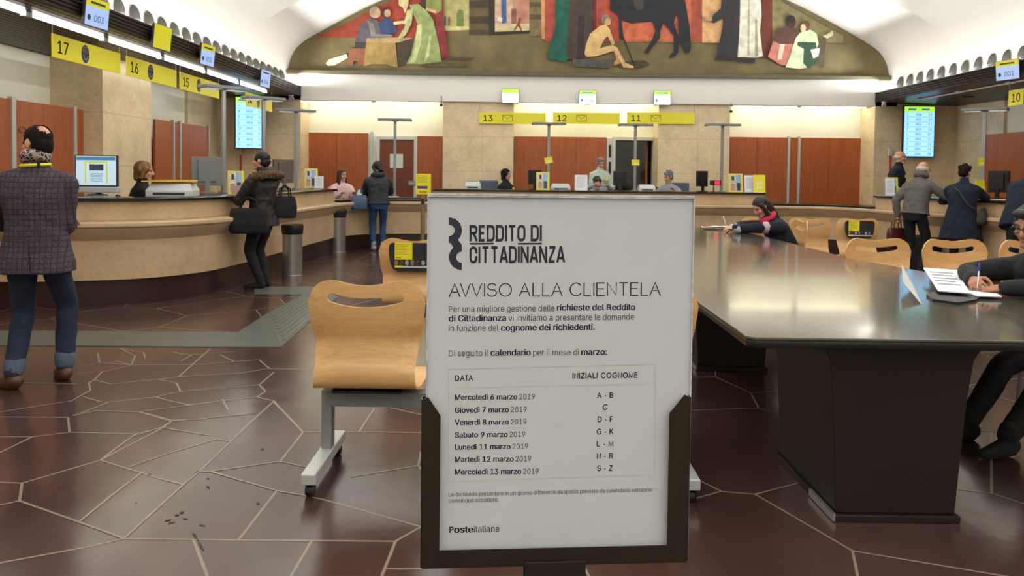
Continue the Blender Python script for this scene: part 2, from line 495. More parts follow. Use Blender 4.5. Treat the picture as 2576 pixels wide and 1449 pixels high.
for y in ys:
    rings.append([(x, y, vault_z(x, z, min(y, 14.0)) if y < 14.0 else z) for x, z in prof])
mb.loft(rings, closed=False)
o = mb.build('ceiling', WHITE, smooth=True, fix=False); struct(o)

# upper wall with the mural, boxed beam below it
mb = MB(); mb.box(CX - 6.35, YB, 2.89, CX + 6.35, YB + 0.30, 6.4)
o = mb.build('wall_mural', WHITE); struct(o)
mb = MB(); mb.box(XL, YB + 0.30, 3.02, XR, YW + 0.3, 3.2)
o = mb.build('ceiling_alcove', WALLW); struct(o)
mb = MB(); mb.box(XL - 0.2, YW, 0, XR + 0.2, YW + 0.2, 3.2)
# opening of the middle doorway is cut out by building the wall in pieces
mb = MB()
dx0, dx1 = PY(1545, 420, YW).x, PY(1642, 420, YW).x
mb.box(XL - 0.2, YW, 0, dx0, YW + 0.2, 3.2); mb.box(dx1, YW, 0, XR + 0.2, YW + 0.2, 3.2); mb.box(dx0, YW, 2.2, dx1, YW + 0.2, 3.2)
o = mb.build('wall_back', WALLW); struct(o)
# small room behind the doorway
mb = MB()
mb.box(dx0 - 1.0, YW + 2.2, 0, dx1 + 1.0, YW + 2.3, 2.6); mb.box(dx0 - 1.1, YW + 0.2, 0, dx0 - 1.0, YW + 2.3, 2.6)
mb.box(dx1 + 1.0, YW + 0.2, 0, dx1 + 1.1, YW + 2.3, 2.6); mb.box(dx0 - 1.1, YW + 0.2, 2.6, dx1 + 1.1, YW + 2.3, 2.7)
o = mb.build('wall_store', M('grey_green_store_wall', (150, 148, 128), 0.8)); struct(o)
mb = MB(); mb.box(XL - 0.2, Y0, 0, XL, YW, 3.2); o = mb.build('wall_left', WALLW); struct(o)
mb = MB(); mb.box(XR, Y0, 0, XR + 0.2, YW, 3.2); o = mb.build('wall_right', WALLW); struct(o)
mb = MB(); mb.box(XL - 0.2, Y0 - 0.2, 0, XR + 0.2, Y0, 6.6); o = mb.build('wall_front', WALLW); struct(o)

# corrugated slat soffits over the side counters
def soffit(side):
    S = (lambda x: x) if side == 'left' else mx
    pts = [(-6.2, 3.17), (-4.47, 3.17)]
    n = 5
    for i in range(n):                                # grooved front edge
        z0 = 3.17 - 0.205 * i / n; z1 = 3.17 - 0.205 * (i + 1) / n
        pts += [(-4.47, z0 - 0.004), (-4.455, z0 - 0.010), (-4.455, z1 + 0.010), (-4.47, z1 + 0.004)]
    x = -4.47
    while x > -6.15:                                  # slatted underside
        z = 2.965 - 0.06 * (-4.47 - x) / 1.7
        pts += [(x, z), (x - 0.055, z - 0.006), (x - 0.06, z + 0.022), (x - 0.075, z + 0.022)]
        x -= 0.08
    pts += [(-6.2, 2.91)]
    mb = MB(); mb.prism(pts, lambda p: (S(p[0]), Y0, p[1]), lambda p: (S(p[0]), YB - 0.01, p[1]))
    o = mb.build('ceiling_' + side, SLAT); struct(o)
    mb = MB()                                         # white strip of the cornice ledge
    xs = sorted((S(-4.49), S(-4.90)))
    mb.box(xs[0], Y0, 3.171, xs[1], YB - 0.01, 3.18)
    struct(mb.build('trim_' + ('1' if side == 'left' else '2'), WHITE))
soffit('left'); soffit('right')

# stone piers
def pier(x0, y0, x1, y1, h=3.05):
    a, b = min(x0, x1), max(x0, x1)
    mb = MB(); mb.box(a, y0, 0, b, y1, h)
    for z in (1.46, 2.17): mb.box(a - 0.0012, y0 - 0.0012, z, b + 0.0012, y1, z + 0.005, 1)
    if b - a > 1.0: mb.box((a + b) / 2 + 0.08, y0 - 0.0012, 0, (a + b) / 2 + 0.084, y1, h, 1)
    o = mb.build('pillar', [STONE, M('stone_joint', (176, 146, 108), 0.6)]); struct(o); return o
for S in ((lambda x: x), mx):
    pier(S(-6.2), 16.5, S(-4.47), 17.2)               # corner piers under the ends of the soffits
    pier(S(-6.2), 14.9, S(-6.14), 16.5)               # stone facing of the side wall
    pier(S(-6.2), 10.6, S(-5.5), 12.0)
    pier(S(-6.2), 3.2, S(-5.5), 4.6)
pier(PY(1114, 400, 16.56).x, 16.56, PY(1291, 400, 16.56).x, 17.2)
pier(PY(1655, 400, 16.56).x, 16.56, PY(1834, 400, 16.56).x, 17.2)

# ------------------------------------------------------------------ paved floor with its joints
mb = MB(); mb.box(XL - 0.2, Y0 - 0.2, -0.2, XR + 0.2, YW + 2.4, 0.0)
JW = 0.0060
JN = [0]
def joint(a, b, wd=JW):
    JN[0] += 1; zj = 0.0006 + (JN[0] % 31) * 0.00004
    a = Vector((a[0], a[1], zj)); b = Vector((b[0], b[1], zj)); d = b - a
    if d.length < 1e-4: return
    n = Vector((-d.y, d.x, 0)).normalized() * wd; e = d.normalized() * wd * 0.5
    mb.add([a - n - e, a + n - e, b + n + e, b - n + e], [(0, 3, 2, 1)], 1)
A6 = """0,500 130,505 590,370 960,178 1010,140 820,85 570,78 430,105|0,115 400,118 410,205 190,232 0,325|0,232 190,232|410,205 800,215
590,370 800,215 960,178|590,370 930,475 1080,515|130,505 115,610 0,635|115,610 465,735 730,832|465,735 680,560 840,440|730,832 1080,515 1170,440 1240,437 1650,378 1900,430
1240,437 1630,550 1800,580 1900,600 2480,762|1630,550 1405,840|0,975 520,880 730,832 1405,840 2330,848 2480,762|1140,840 1220,1051|1835,848 1715,1051|2330,848 2250,1051
2275,1010 2485,1012|1650,378 1785,205 1610,25 1360,260 1170,440|1785,205 2115,203 2485,208|2115,203 2205,65|2070,468 2465,402 2480,320|2465,402 2485,430|760,410 960,340 1280,245 1360,260
960,178 1240,225|820,85 1100,48 1430,5|1010,140 1200,125 1500,95|1310,10 1345,75|2300,60 2480,100"""
A8 = """120,905 145,790 215,750|810,755 825,830 640,865|825,830 1090,850 870,905 640,920|960,820 1090,850|850,905 780,975 735,1000 750,1060 590,1150 0,1240|780,975 920,1010 1310,970 1460,1000 1495,1070
690,1115 840,1158|1310,970 1480,950 1740,720|1440,745 1520,765 1600,765 1500,820|1600,765 1950,740|1820,765 1940,825 2150,810 2230,880 2000,920 1480,950|1940,825 1690,845 1090,850|2230,880 2569,890
2270,910 2150,1015 2200,1070 2130,1115 2270,1150 2510,1405|1290,1115 1490,1070 2150,1015|1290,1115 900,1160 620,1270|1290,1115 1390,1145 1580,1185 2130,1115|1000,715 1190,750 1205,795|2270,1150 1940,1449
780,1230 1160,1240 1430,1310 1350,1365 1110,1440|1430,1310 1700,1300|1850,1160 1890,1220|0,1010 210,1000 640,1010|1090,850 1120,780 1000,715"""
for src, sx, ox, oy in ((A6, 2.342, 0, 1000), (A8, 3.294, 0, 660)):
    for line in src.replace('\n', '|').split('|'):
        pts = [tuple(float(q) for q in p.split(',')) for p in line.split()]
        pts = [PZ(x / sx + ox, y / sx + oy) for x, y in pts]
        for a, b in zip(pts, pts[1:]): joint(a, b)
# further paving where the photograph shows only hints of it
rnd = random.Random(11)
G = 0.92; gx0, gy0 = -7, -6.5
seeds = {}
for i in range(20):
    for j in range(28):
        seeds[i, j] = (gx0 + (i + 0.5 + rnd.uniform(-0.42, 0.42)) * G, gy0 + (j + 0.5 + rnd.uniform(-0.42, 0.42)) * G)
def traced(p):
    if p[1] < 1.2: return False
    u, v, _ = proj((p[0], p[1], 0))
    return u < 1075 and v > 868 and p[1] < 7.0
for (i, j), s in seeds.items():
    poly = [(s[0]-2, s[1]-2), (s[0]+2, s[1]-2), (s[0]+2, s[1]+2), (s[0]-2, s[1]+2)]
    for di in range(-2, 3):
        for dj in range(-2, 3):
            t = seeds.get((i+di, j+dj))
            if t is None or t == s: continue
            mxx, myy = (s[0]+t[0])/2, (s[1]+t[1])/2; nx, ny = t[0]-s[0], t[1]-s[1]
            out = []
            for k in range(len(poly)):
                a, b = poly[k], poly[(k+1) % len(poly)]
                da = (a[0]-mxx)*nx + (a[1]-myy)*ny; db = (b[0]-mxx)*nx + (b[1]-myy)*ny
                if da <= 0: out.append(a)
                if (da < 0) != (db < 0):
                    q = da / (da - db); out.append((a[0]+(b[0]-a[0])*q, a[1]+(b[1]-a[1])*q))
            poly = out
            if not poly: break
    for k in range(len(poly)):
        a, b = poly[k], poly[(k+1) % len(poly)]
        if a > b: continue
        mid = ((a[0]+b[0])/2, (a[1]+b[1])/2)
        if traced(mid) or traced(a) or traced(b): continue
        if max(a[0], b[0]) > 9.2 or min(a[0], b[0]) < -6.3 or min(a[1], b[1]) < -6.1 or max(a[1], b[1]) > 17.3: continue
        joint(a, b, 0.0052)
# scuffs and a printed-on shoe mark
def scuff(u, v, du, dv, wd):
    a, b = PZ(u, v), PZ(u + du, v + dv); d = (b - a); n = Vector((-d.y, d.x, 0)).normalized() * wd
    z = Vector((0, 0, 0.0022))
    mb.add([a - n + z, a + z + d * 0.3 + n, b + z, a + z + d * 0.6 - n * 1.3], [(0, 3, 2, 1)], 2)
for q in ((412,1312,22,-6,.006),(420,1318,24,-5,.005),(438,1298,16,-4,.006),(452,1292,10,-5,.008),(460,1304,14,3,.005),(486,1340,14,22,.004),(500,1362,14,26,.004),
          (520,1205,6,-2,.008),(372,1196,8,-3,.008),(340,1266,4,-1,.007),(490,1190,10,-4,.007),(522,1222,6,8,.006),(656,1132,8,-3,.006),(648,1264,5,6,.005),(500,1320,20,4,.004)):
    scuff(*q)
o = mb.build('floor', [MATS['floor'], M('pale_mortar_joint', (138, 124, 106), 0.28, var=0.1), M('dark_scuff', (54, 39, 36), 0.6)], fix=False)
struct(o)

# ------------------------------------------------------------------ wood panelling between the piers
def panelling(name, label, x0, y0, x1, y1, top, cuts, strips, nrm, th=0.05):
    """a run of panels from (x0,y0) to (x1,y1); cuts = panel edges 0..1, strips = (position, width) of metal strips"""
    t = thing(name, label, 'wall panelling', (0, 0, 0))
    A, B = Vector((x0, y0, 0)), Vector((x1, y1, 0)); N = Vector(nrm)
    def slab(a, b, z0, z1, t0, t1, nm, mat):
        p, q = A.lerp(B, a), A.lerp(B, b)
        mb = MB()
        mb.prism([(0, 0), (1, 0), (1, 1), (0, 1)], lambda s: tuple(p.lerp(q, s[0]) + N * t0 + Vector((0, 0, z0 + (z1 - z0) * s[1]))),
                 lambda s: tuple(p.lerp(q, s[0]) + N * t1 + Vector((0, 0, z0 + (z1 - z0) * s[1]))))
        return mb.build(nm, mat, t)
    L = (B - A).length
    for a, b in zip(cuts, cuts[1:]): slab(a + 0.003 / L, b - 0.003 / L, 0.02, top, 0.0, th, 'panel', PANEL)
    for s, wd in strips: slab(s - wd / L / 2, s + wd / L / 2, 0.0, top + 0.03, 0.0, th + 0.02, 'metal_strip', ALU_L)
    return t
def uX(u, Y): return PY(u, 420, Y).x
def frac(us, Y, a, b): return [(uX(u, Y) - a) / (b - a) for u in us]
Yp = YW - 0.005
a, b = uX(772, Yp), uX(948, Yp)
panelling('wall_panelling', 'reddish wood panelling left of the closed rear door', a, Yp, b, Yp, 2.25, frac([772, 848, 926], Yp, a, b) , [(f, 0.05) for f in frac([770, 935], Yp, a, b)], (0, -1, 0))
a, b = uX(1047, Yp), uX(1113, Yp)
panelling('wall_panelling', 'narrow reddish wood panel between the closed rear door and a stone pier', a, Yp, b, Yp, 2.2, [0.03, 1], [], (0, -1, 0))
a, b = uX(1293, Yp), uX(1527, Yp)
panelling('wall_panelling', 'reddish wood panelling left of the open doorway', a, Yp, b, Yp, 2.22, frac([1293, 1373, 1448, 1524], Yp, a, b), [(f, 0.045) for f in frac([1380], Yp, a, b)], (0, -1, 0))
a, b = uX(1836, Yp), uX(2166, Yp)
panelling('wall_panelling', 'wide reddish wood panelling at the right end of the rear wall', a, Yp, b, Yp, 2.26, frac([1834, 1902, 1978, 2006, 2082, 2164], Yp, a, b), [(f, 0.05) for f in frac([1981, 2007, 2167], Yp, a, b)], (0, -1, 0))
# left wall: panels stand proud of it, X = -5.8
def uY(u, X): return PX(u, 420, X).y
for nm, us, st, lab in (('a', [385, 430, 445, 480, 518], [(430, .05), (447, .05), (519, .03)], 'reddish wood partition behind the customer in the fur-trimmed jacket'),):
    y0, y1 = uY(us[0], -5.8), uY(us[-1], -5.8)
    panelling('wall_panelling', lab, -5.8, y0, -5.8, y1, 2.22, [(uY(u, -5.8) - y0) / (y1 - y0) for u in us], [((uY(u, -5.8) - y0) / (y1 - y0), wd) for u, wd in st], (1, 0, 0), 0.04)
y0, y1 = 4.7, 10.55
c = [(uY(u, -5.8) - y0) / (y1 - y0) for u in (24, 103, 178, 203)]
panelling('wall_panelling', 'reddish wood partition behind the man in the tweed jacket', -5.8, y0, -5.8, y1, 2.2, [0, 0.25, 0.5] + c, [((uY(u, -5.8) - y0) / (y1 - y0), wd) for u, wd in ((24, .07), (180, .06))], (1, 0, 0), 0.04)
panelling('wall_panelling', 'orange-brown wood partition behind the right-hand counter, under the yellow number 10', mx(-5.8), 14.88, mx(-5.8), 4.7, 2.24, [0, 0.12, 0.26, 0.5, 0.75, 1], [], (-1, 0, 0), 0.04)
mb = MB()                                                # low return walls closing the partitions to the side walls
for S in ((lambda x: x), mx):
    for y in (4.7, 10.55, 12.05, 14.88):
        xs = sorted((S(-6.2), S(-5.8))); mb.box(xs[0], y - 0.02, 0, xs[1], y + 0.02, 2.2)
o = mb.build('wall_return', PANEL); struct(o)

# doors
def door(n, u0, u1, top):
    x0, x1 = uX(u0, Yp), uX(u1, Yp)
    f = MB(); fw = 0.07
    f.box(x0 - fw, Yp - 0.07, 0, x0, Yp + 0.02, top + fw); f.box(x1, Yp - 0.07, 0, x1 + fw, Yp + 0.02, top + fw)
    f.box(x0, Yp - 0.07, top, x1, Yp + 0.02, top + fw)
    return x0, x1, f
x0, x1, f = door(1, 956, 1042, 2.12)
d = struct(f.build('door_1', LGREY))
mb = MB(); mb.box(x0, Yp - 0.05, 0.01, x1, Yp, 2.12); mb.build('door_leaf', wood_mat('darker_wood_door', (118, 60, 32), 'z', 0.45, 0.2), d)
mb = MB(); mb.box(x0 + 0.62, Yp - 0.075, 1.14, x0 + 0.80, Yp - 0.05, 1.24); mb.cap((x0 + 0.66, Yp - 0.10, 1.17), 0.012, (x0 + 0.78, Yp - 0.10, 1.17), 0.012); mb.build('door_handle', STEEL, d)
x0, x1, f = door(2, 1547, 1641, 2.16)
d = struct(f.build('door_2', LGREY))
mb = MB(); mb.box(x1 - 0.12, YW + 0.2, 0.01, x1 - 0.07, YW + 0.95, 2.14); mb.build('door_leaf', PANEL, d)
mb = MB(); mb.box(x0 + 0.02, YW + 0.02, 0.04, x1 - 0.14, YW + 0.03, 2.14)
g = M('door_glass', (225, 232, 226), 0.05, trans=1.0, var=0.0); mb.build('glass_pane', g, d)
# louvred strip beside the doorway
t = thing('louvre_grille', 'narrow louvred grille with dark slots beside the open doorway', 'grille', (uX(1534, Yp), Yp - 0.03, 0))
mb = MB(); mb.box(-0.075, -0.02, 0, 0.075, 0.03, 2.2); mb.build('grille_frame', LGREY, t)
mb = MB()
for k in range(5): mb.box(-0.035, -0.024, 0.35 + k * 0.36, 0.02, -0.019, 0.62 + k * 0.36)
mb.build('slot', BLACK, t)

# ------------------------------------------------------------------ mural
def ellpts(cu, cv, ru, rv=None, n=14):
    rv = rv or ru
    return [(cu + ru * math.cos(2*PI*k/n), cv + rv * math.sin(2*PI*k/n)) for k in range(n)]
def murm(c, k=0.24):
    key = 'mural_%d_%d_%d' % c
    return M(key, c, 0.75, var=k, vs=7)
YM = YB - 0.012
mu = thing('mural', 'painted lunette mural of robed figures and a black horse above the rear counters', 'mural', (CX, YM, 3.46))
def mural_part(name, layers, y):
    mb = MB(); ms = []; 
    for c, pts in layers:
        y -= 0.0006
        m_ = murm(c)
        if m_ not in ms: ms.append(m_)
        P = [PY(u, v, YM) for u, v in pts]
        mb.poly([(p.x - CX, y, p.z - 3.46) for p in P], ms.index(m_))
    return mb.build(name, ms, mu, fix=False)
# the lunette itself follows the vault
lun = [(x, z) for x, z in prof if z >= 3.46]
mb = MB(); mb.poly([(x * 0.998 + CX * 0.002 - CX, 0, z - 3.47) for x, z in lun])
MURBG = M('mural_ground', (112, 98, 62), 0.75, var=0.22, vs=2.6)
mb.build('painted_ground', MURBG, mu, fix=False)
mural_part('painted_town', [
 ((150, 62, 40), [(790,92),(820,82),(870,60),(930,28),(975,5),(1045,-40),(1130,-90),(1130,88),(1000,96),(880,95)]),
 ((166, 156, 98), [(1113,-120),(1180,-140),(1180,72),(1113,76)]), ((196, 184, 130), [(1113,68),(1182,66),(1182,75),(1113,78)]),
 ((104, 116, 62), [(1149,66),(1149,34),(1154,25),(1160,24),(1166,30),(1167,66)]), ((120,96,70), [(1127,44),(1133,42),(1133,64),(1127,64)]), ((70,80,110), [(1118,40),(1122,40),(1122,64),(1118,64)]),
 ((92, 78, 48), [(1180,-140),(1237,-150),(1237,88),(1180,88)]), ((62,50,34), [(1180,42),(1237,40),(1237,60),(1180,60)]), ((62,50,34), [(1180,2),(1237,0),(1237,20),(1180,20)]), ((70,56,38), [(1180,76),(1237,74),(1237,88),(1180,88)]),
 ((46, 38, 30), [(1228,-150),(1340,-150),(1340,80),(1328,84),(1230,89)]),
 ((192, 160, 132), [(1245,-150),(1332,-150),(1332,77),(1245,80)]), ((62, 88, 128), [(1257,-150),(1274,-150),(1274,58),(1262,60)]), ((176,122,100), [(1290,-60),(1332,-60),(1332,62),(1290,62)]), ((124,84,72), [(1286,22),(1299,22),(1299,60),(1286,60)]),
 ((192,178,136), [(1245,62),(1332,60),(1332,77),(1245,80)]), ((120, 62, 42), [(1306,44),(1311,46),(1308,62),(1314,78),(1310,78),(1304,66),(1294,78),(1292,76),(1301,60)]), ((220,214,200),[(1250,52),(1256,42),(1264,46),(1262,56)]),
 ((116, 100, 64), [(1333,-150),(1362,-150),(1362,90),(1333,92)]), ((84,70,46), [(1333,6),(1362,6),(1362,18),(1333,18)]), ((84,70,46), [(1333,36),(1362,36),(1362,50),(1333,50)]),
 ((192, 134, 86), [(1360,-160),(1371,-160),(1371,100),(1362,96)]), ((164, 72, 54), [(1370,-160),(1662,-160),(1662,105),(1372,105)]), ((112,44,40), [(1470,-160),(1500,-160),(1500,110),(1470,110)]),
 ((192, 98, 66), [(1560,55),(1662,55),(1662,105),(1570,105)]), ((186, 100, 72), [(1662,-160),(1742,-150),(1742,106),(1662,106)]), ((150, 72, 50), [(1738,-150),(1768,-150),(1768,106),(1738,106)]), ((200, 154, 106), [(1766,-150),(1818,-150),(1818,108),(1766,108)]),
 ((104, 46, 34), [(1900,-100),(1942,-80),(1942,146),(1908,146)]),
 ((128, 116, 78), [(1942,-10),(1990,18),(2060,58),(2120,90),(2120,108),(1942,108)]), ((88, 76, 50), [(1060,156),(1180,158),(1180,170),(1060,168)]), ((74,62,42), [(1120,144),(1195,146),(1180,152),(1120,152)])], -0.003)
mural_part('painted_figures', [
 ((132, 77, 52), [(878,122),(920,122),(918,165),(905,165),(900,154),(890,154),(888,165),(876,165)]), ((208, 198, 168), [(820,160),(828,150),(872,136),(876,146),(842,165),(826,166)]),
 ((152, 124, 68), [(922,104),(995,106),(1001,170),(985,168),(975,162),(935,162),(915,168)]), ((168, 138, 88), [(915,98),(945,94),(1040,96),(1000,108),(916,106)]), ((66, 50, 36), [(1000,108),(1040,98),(1040,120),(1024,160),(1002,170)]),
 ((86, 78, 86), [(893,118),(896,100),(905,66),(930,46),(950,52),(958,66),(962,84),(990,88),(985,95),(940,96),(922,97),(920,120)]), ((124,118,104), [(925,52),(940,60),(946,86),(986,88),(984,94),(934,92)]), ((50,44,44), [(893,106),(920,106),(918,122),(896,122)]),
 ((48, 62, 96), [(952,60),(966,46),(985,50),(996,66),(1000,84),(960,86)]), ((60, 48, 40), ellpts(971,32,11,13)), ((186,146,112), ellpts(975,34,8,10)), ((164, 142, 112), ellpts(944,32,14,15)), ((190,150,116), ellpts(950,35,8,10)),
 ((122, 40, 42), [(1080,-120),(1116,-100),(1116,50),(1130,144),(1112,148),(1098,80)]), ((124, 132, 66), [(1066,-60),(1112,-60),(1112,26),(1096,36),(1068,18)]), ((202,160,120), [(1074,20),(1098,28),(1094,34),(1070,26)]),
 ((138, 148, 90), [(1030,14),(1052,10),(1072,26),(1090,50),(1104,110),(1111,156),(1060,162),(1022,162),(1034,140),(1044,96),(1052,62)]), ((182, 186, 128), [(1050,64),(1062,60),(1060,110),(1044,158),(1032,158),(1044,120)]), ((184,188,132), [(1080,90),(1086,90),(1080,140),(1068,156),(1074,130)]),
 ((168, 172, 116), [(1024,28),(1040,20),(1036,60),(1020,90),(1006,100),(1000,98),(1018,70)]), ((210,180,130), [(990,56),(1018,52),(1022,40),(1030,44),(1022,60),(992,64)]), ((206, 188, 136), [(1002,-40),(1030,-40),(1028,12),(1020,34),(1014,20),(1004,14)]), ((60,40,34), [(1056,-40),(1072,-40),(1072,20),(1060,14)]),
 ((24, 84, 68), [(1400,-150),(1445,-140),(1442,142),(1420,156),(1378,150),(1376,140),(1396,70)]), ((66, 54, 46), [(1440,-140),(1492,-130),(1490,100),(1478,152),(1436,152),(1424,140)]), ((52,34,36), [(1455,40),(1470,40),(1468,150),(1450,150)]),
 ((80, 78, 74), [(1440,150),(1532,150),(1540,164),(1530,172),(1442,168)]), ((66,58,40), [(1560,156),(1620,152),(1636,162),(1600,172),(1555,170)]),
 ((30, 30, 33), [(1532,-120),(1560,-150),(1690,-150),(1716,-60),(1722,0),(1734,70),(1738,120),(1732,134),(1722,134),(1708,100),(1704,40),(1700,36),(1694,60),(1708,96),(1706,132),(1698,142),(1682,147),(1682,142),(1694,130),(1694,90),(1668,58),(1660,80),(1660,96),(1640,120),(1630,135),(1621,134),(1622,128),(1640,100),(1648,78),(1640,54),(1590,60),(1562,50),(1568,92),(1566,104),(1557,96),(1556,40),(1534,26)]),
 ((62,52,46), [(1586,-100),(1620,-100),(1618,24),(1600,28),(1590,0)]), ((40,34,30), [(1564,92),(1568,92),(1598,168),(1594,168)]),
 ((206, 170, 112), [(1508,66),(1524,62),(1534,76),(1546,110),(1540,116),(1528,92),(1522,96),(1508,122),(1540,114),(1552,120),(1560,136),(1572,158),(1594,168),(1592,172),(1568,171),(1560,156),(1546,128),(1500,142),(1476,144),(1470,136),(1474,112),(1484,86)]), ((128,112,98), ellpts(1523,50,12,13)), ((190,150,104), ellpts(1529,56,8,9)), ((176,130,84), [(1540,120),(1548,130),(1560,160),(1545,166),(1543,158),(1550,150)]),
 ((40, 38, 42), [(1822,-120),(1860,-120),(1862,40),(1852,145),(1798,149),(1802,140),(1816,70),(1820,44),(1795,60),(1786,56),(1792,40),(1812,22)]), ((170,130,96), [(1768,46),(1790,44),(1790,54),(1772,54)]),
 ((204, 200, 180), [(1862,-120),(1905,-120),(1912,0),(1914,40),(1910,80),(1917,142),(1900,146),(1854,144),(1858,90),(1860,40)]), ((168,160,130), [(1880,0),(1884,0),(1884,140),(1878,140)]), ((150,140,110), [(1898,50),(1902,50),(1906,142),(1898,144)]), ((60,34,34), [(1842,40),(1858,40),(1858,66),(1842,68)]),
 ((40,34,30), [(1800,146),(1850,144),(1846,152),(1796,152)]), ((40,34,30), [(1846,150),(1900,146),(1896,160),(1850,156)]),
 ((182, 112, 98), [(1942,106),(1952,104),(2004,112),(1996,130),(1976,166),(1962,164),(1930,144)]), ((222,186,160), [(1960,112),(1972,112),(1964,150),(1954,152)]), ((84, 52, 42), [(1945,104),(1950,80),(1962,72),(1986,66),(2004,74),(2006,90),(1998,112),(1960,112)]), ((60, 36, 30), ellpts(1988,56,12,16)), ((34,28,26), ellpts(1986,48,12,9)),
 ((196, 206, 164), [(1992,120),(2000,96),(2012,82),(2036,76),(2052,86),(2057,112),(2052,122)]), ((196, 206, 164), [(1992,118),(2030,120),(2026,172),(2008,174),(1974,170),(1986,140)]), ((44, 74, 50), [(2004,106),(2050,108),(2052,122),(2058,140),(2046,160),(2032,174),(2018,160),(2020,124),(2004,116)]), ((226,226,204), [(2036,126),(2060,122),(2056,142),(2044,148)]), ((110, 66, 44), ellpts(2024,66,11,14)), ((216,180,140), ellpts(2018,72,7,10)),
 ((206,196,160), [(2062,96),(2080,86),(2092,78),(2094,90),(2078,98)]), ((80,68,48), [(2064,92),(2076,96),(2070,170),(2058,170)])], -0.024)
mb = MB(); mb.box(-6.17, -0.10, -0.045, 6.17, 0.0, 0.03); mb.box(-6.17, -0.07, 0.03, 6.17, 0.0, 0.055)
mb.build('lower_moulding', M('olive_grey_moulding', (98, 90, 66), 0.6), mu, bevel=0.008)
# ------------------------------------------------------------------ service counters
PATH = [tuple(p) for p in crv([(-5.73, 7.98), (-5.3, 8.0), (-4.55, 8.13), (-3.95, 8.42), (-3.58, 8.95), (-3.45, 9.7), (-3.36, 11.2), (-3.25, 13.2), (-3.15, 14.15), (-2.75, 14.75), (-2.1, 14.98), (-1.2, 15.05)], 5)]
ctr = [(-1.2 + 6.4 * i / 12, 15.05) for i in range(1, 13)]
right = [tuple(p) for p in crv([(5.2, 15.05), (5.75, 14.95), (6.12, 14.5), (6.32, 13.8), (6.62, 12.4), (6.86, 11.2), (7.2, 9.9), (7.6, 9.1), (8.0, 8.6), (8.42, 8.4)], 5)][1:]
PATH = PATH + ctr + right
PN = []
for i, p in enumerate(PATH):
    a = PATH[max(i-1, 0)]; b = PATH[min(i+1, len(PATH)-1)]
    d = Vector((b[0]-a[0], b[1]-a[1])).normalized()
    PN.append(Vector((d.y, -d.x)))                     # towards the hall
def off(i, o): return (PATH[i][0] + PN[i].x * o, PATH[i][1] + PN[i].y * o)
def sweep(i0, i1, prof, name, mat, parent, smooth=True):
    mb = MB(); rings = [[(off(i, o)[0], off(i, o)[1], z) for o, z in prof] for i in range(i0, i1 + 1)]
    mb.loft(rings); return mb.build(name, mat, parent, smooth)
def nearest(x, y): return min(range(len(PATH)), key=lambda i: (PATH[i][0]-x)**2 + (PATH[i][1]-y)**2)
iA, iB, iC, iD = nearest(-3.2, 14.0), nearest(-1.6, 15.05), nearest(4.75, 15.05), nearest(6.28, 13.95)
N_ = len(PATH) - 1
P_PL = [(0.0, 0.0), (0.0, 0.27), (-0.2, 0.27), (-0.2, 0.0)]
P_ST = [(0.04, 0.27), (0.05, 0.45), (0.05, 0.68), (0.06, 0.69), (0.18, 0.795), (0.19, 0.815), (-0.10, 0.815), (-0.10, 0.27)]
P_LE = [(0.175, 0.815), (0.205, 0.822), (0.215, 0.835), (0.215, 0.865), (0.205, 0.876), (-0.10, 0.884), (-0.10, 0.815)]
P_UP = [(0.0, 0.884), (0.0, 1.08), (-0.08, 1.08), (-0.08, 0.884)]
P_TP = [(0.045, 1.08), (0.055, 1.086), (0.055, 1.110), (0.045, 1.116), (-0.62, 1.116), (-0.62, 1.08)]
P_LT = [(0.10, 0.884), (0.11, 0.890), (0.11, 0.914), (0.10, 0.918), (-0.60, 0.918), (-0.60, 0.884)]
def counter(label, i0, i1, highs, lows):
    t = thing('service_counter', label, 'counter', (0, 0, 0))
    sweep(i0, i1, P_PL, 'plinth', PLINTH, t); sweep(i0, i1, P_ST, 'stone_front', STONE_C, t); sweep(i0, i1, P_LE, 'ledge', STONE_C, t)
    for a, b in highs: sweep(a, b, P_UP, 'upper_panel', STONE_C, t); sweep(a, b, P_TP, 'countertop', BLACK_TOP, t)
    for a, b in lows: sweep(a, b, P_LT, 'low_countertop', BLACK_TOP, t)
    return t
counter('curved travertine counter with black top along the left side of the hall', 0, iA, [(0, iA)], [])
counter('long travertine counter along the rear wall, with a low stretch at either end', iA, iD, [(iB, iC)], [(iA, iB), (iC, iD)])
counter('travertine counter with black top along the right side, where people lean', iD, N_, [(iD, N_)], [])
# raised floor for the clerks behind the rear counter
mb = MB(); mb.box(-4.2, 15.75, 0, 7.0, 16.5, 0.16)
struct(mb.build('floor_clerks', M('dark_step', (60, 46, 40), 0.5)))

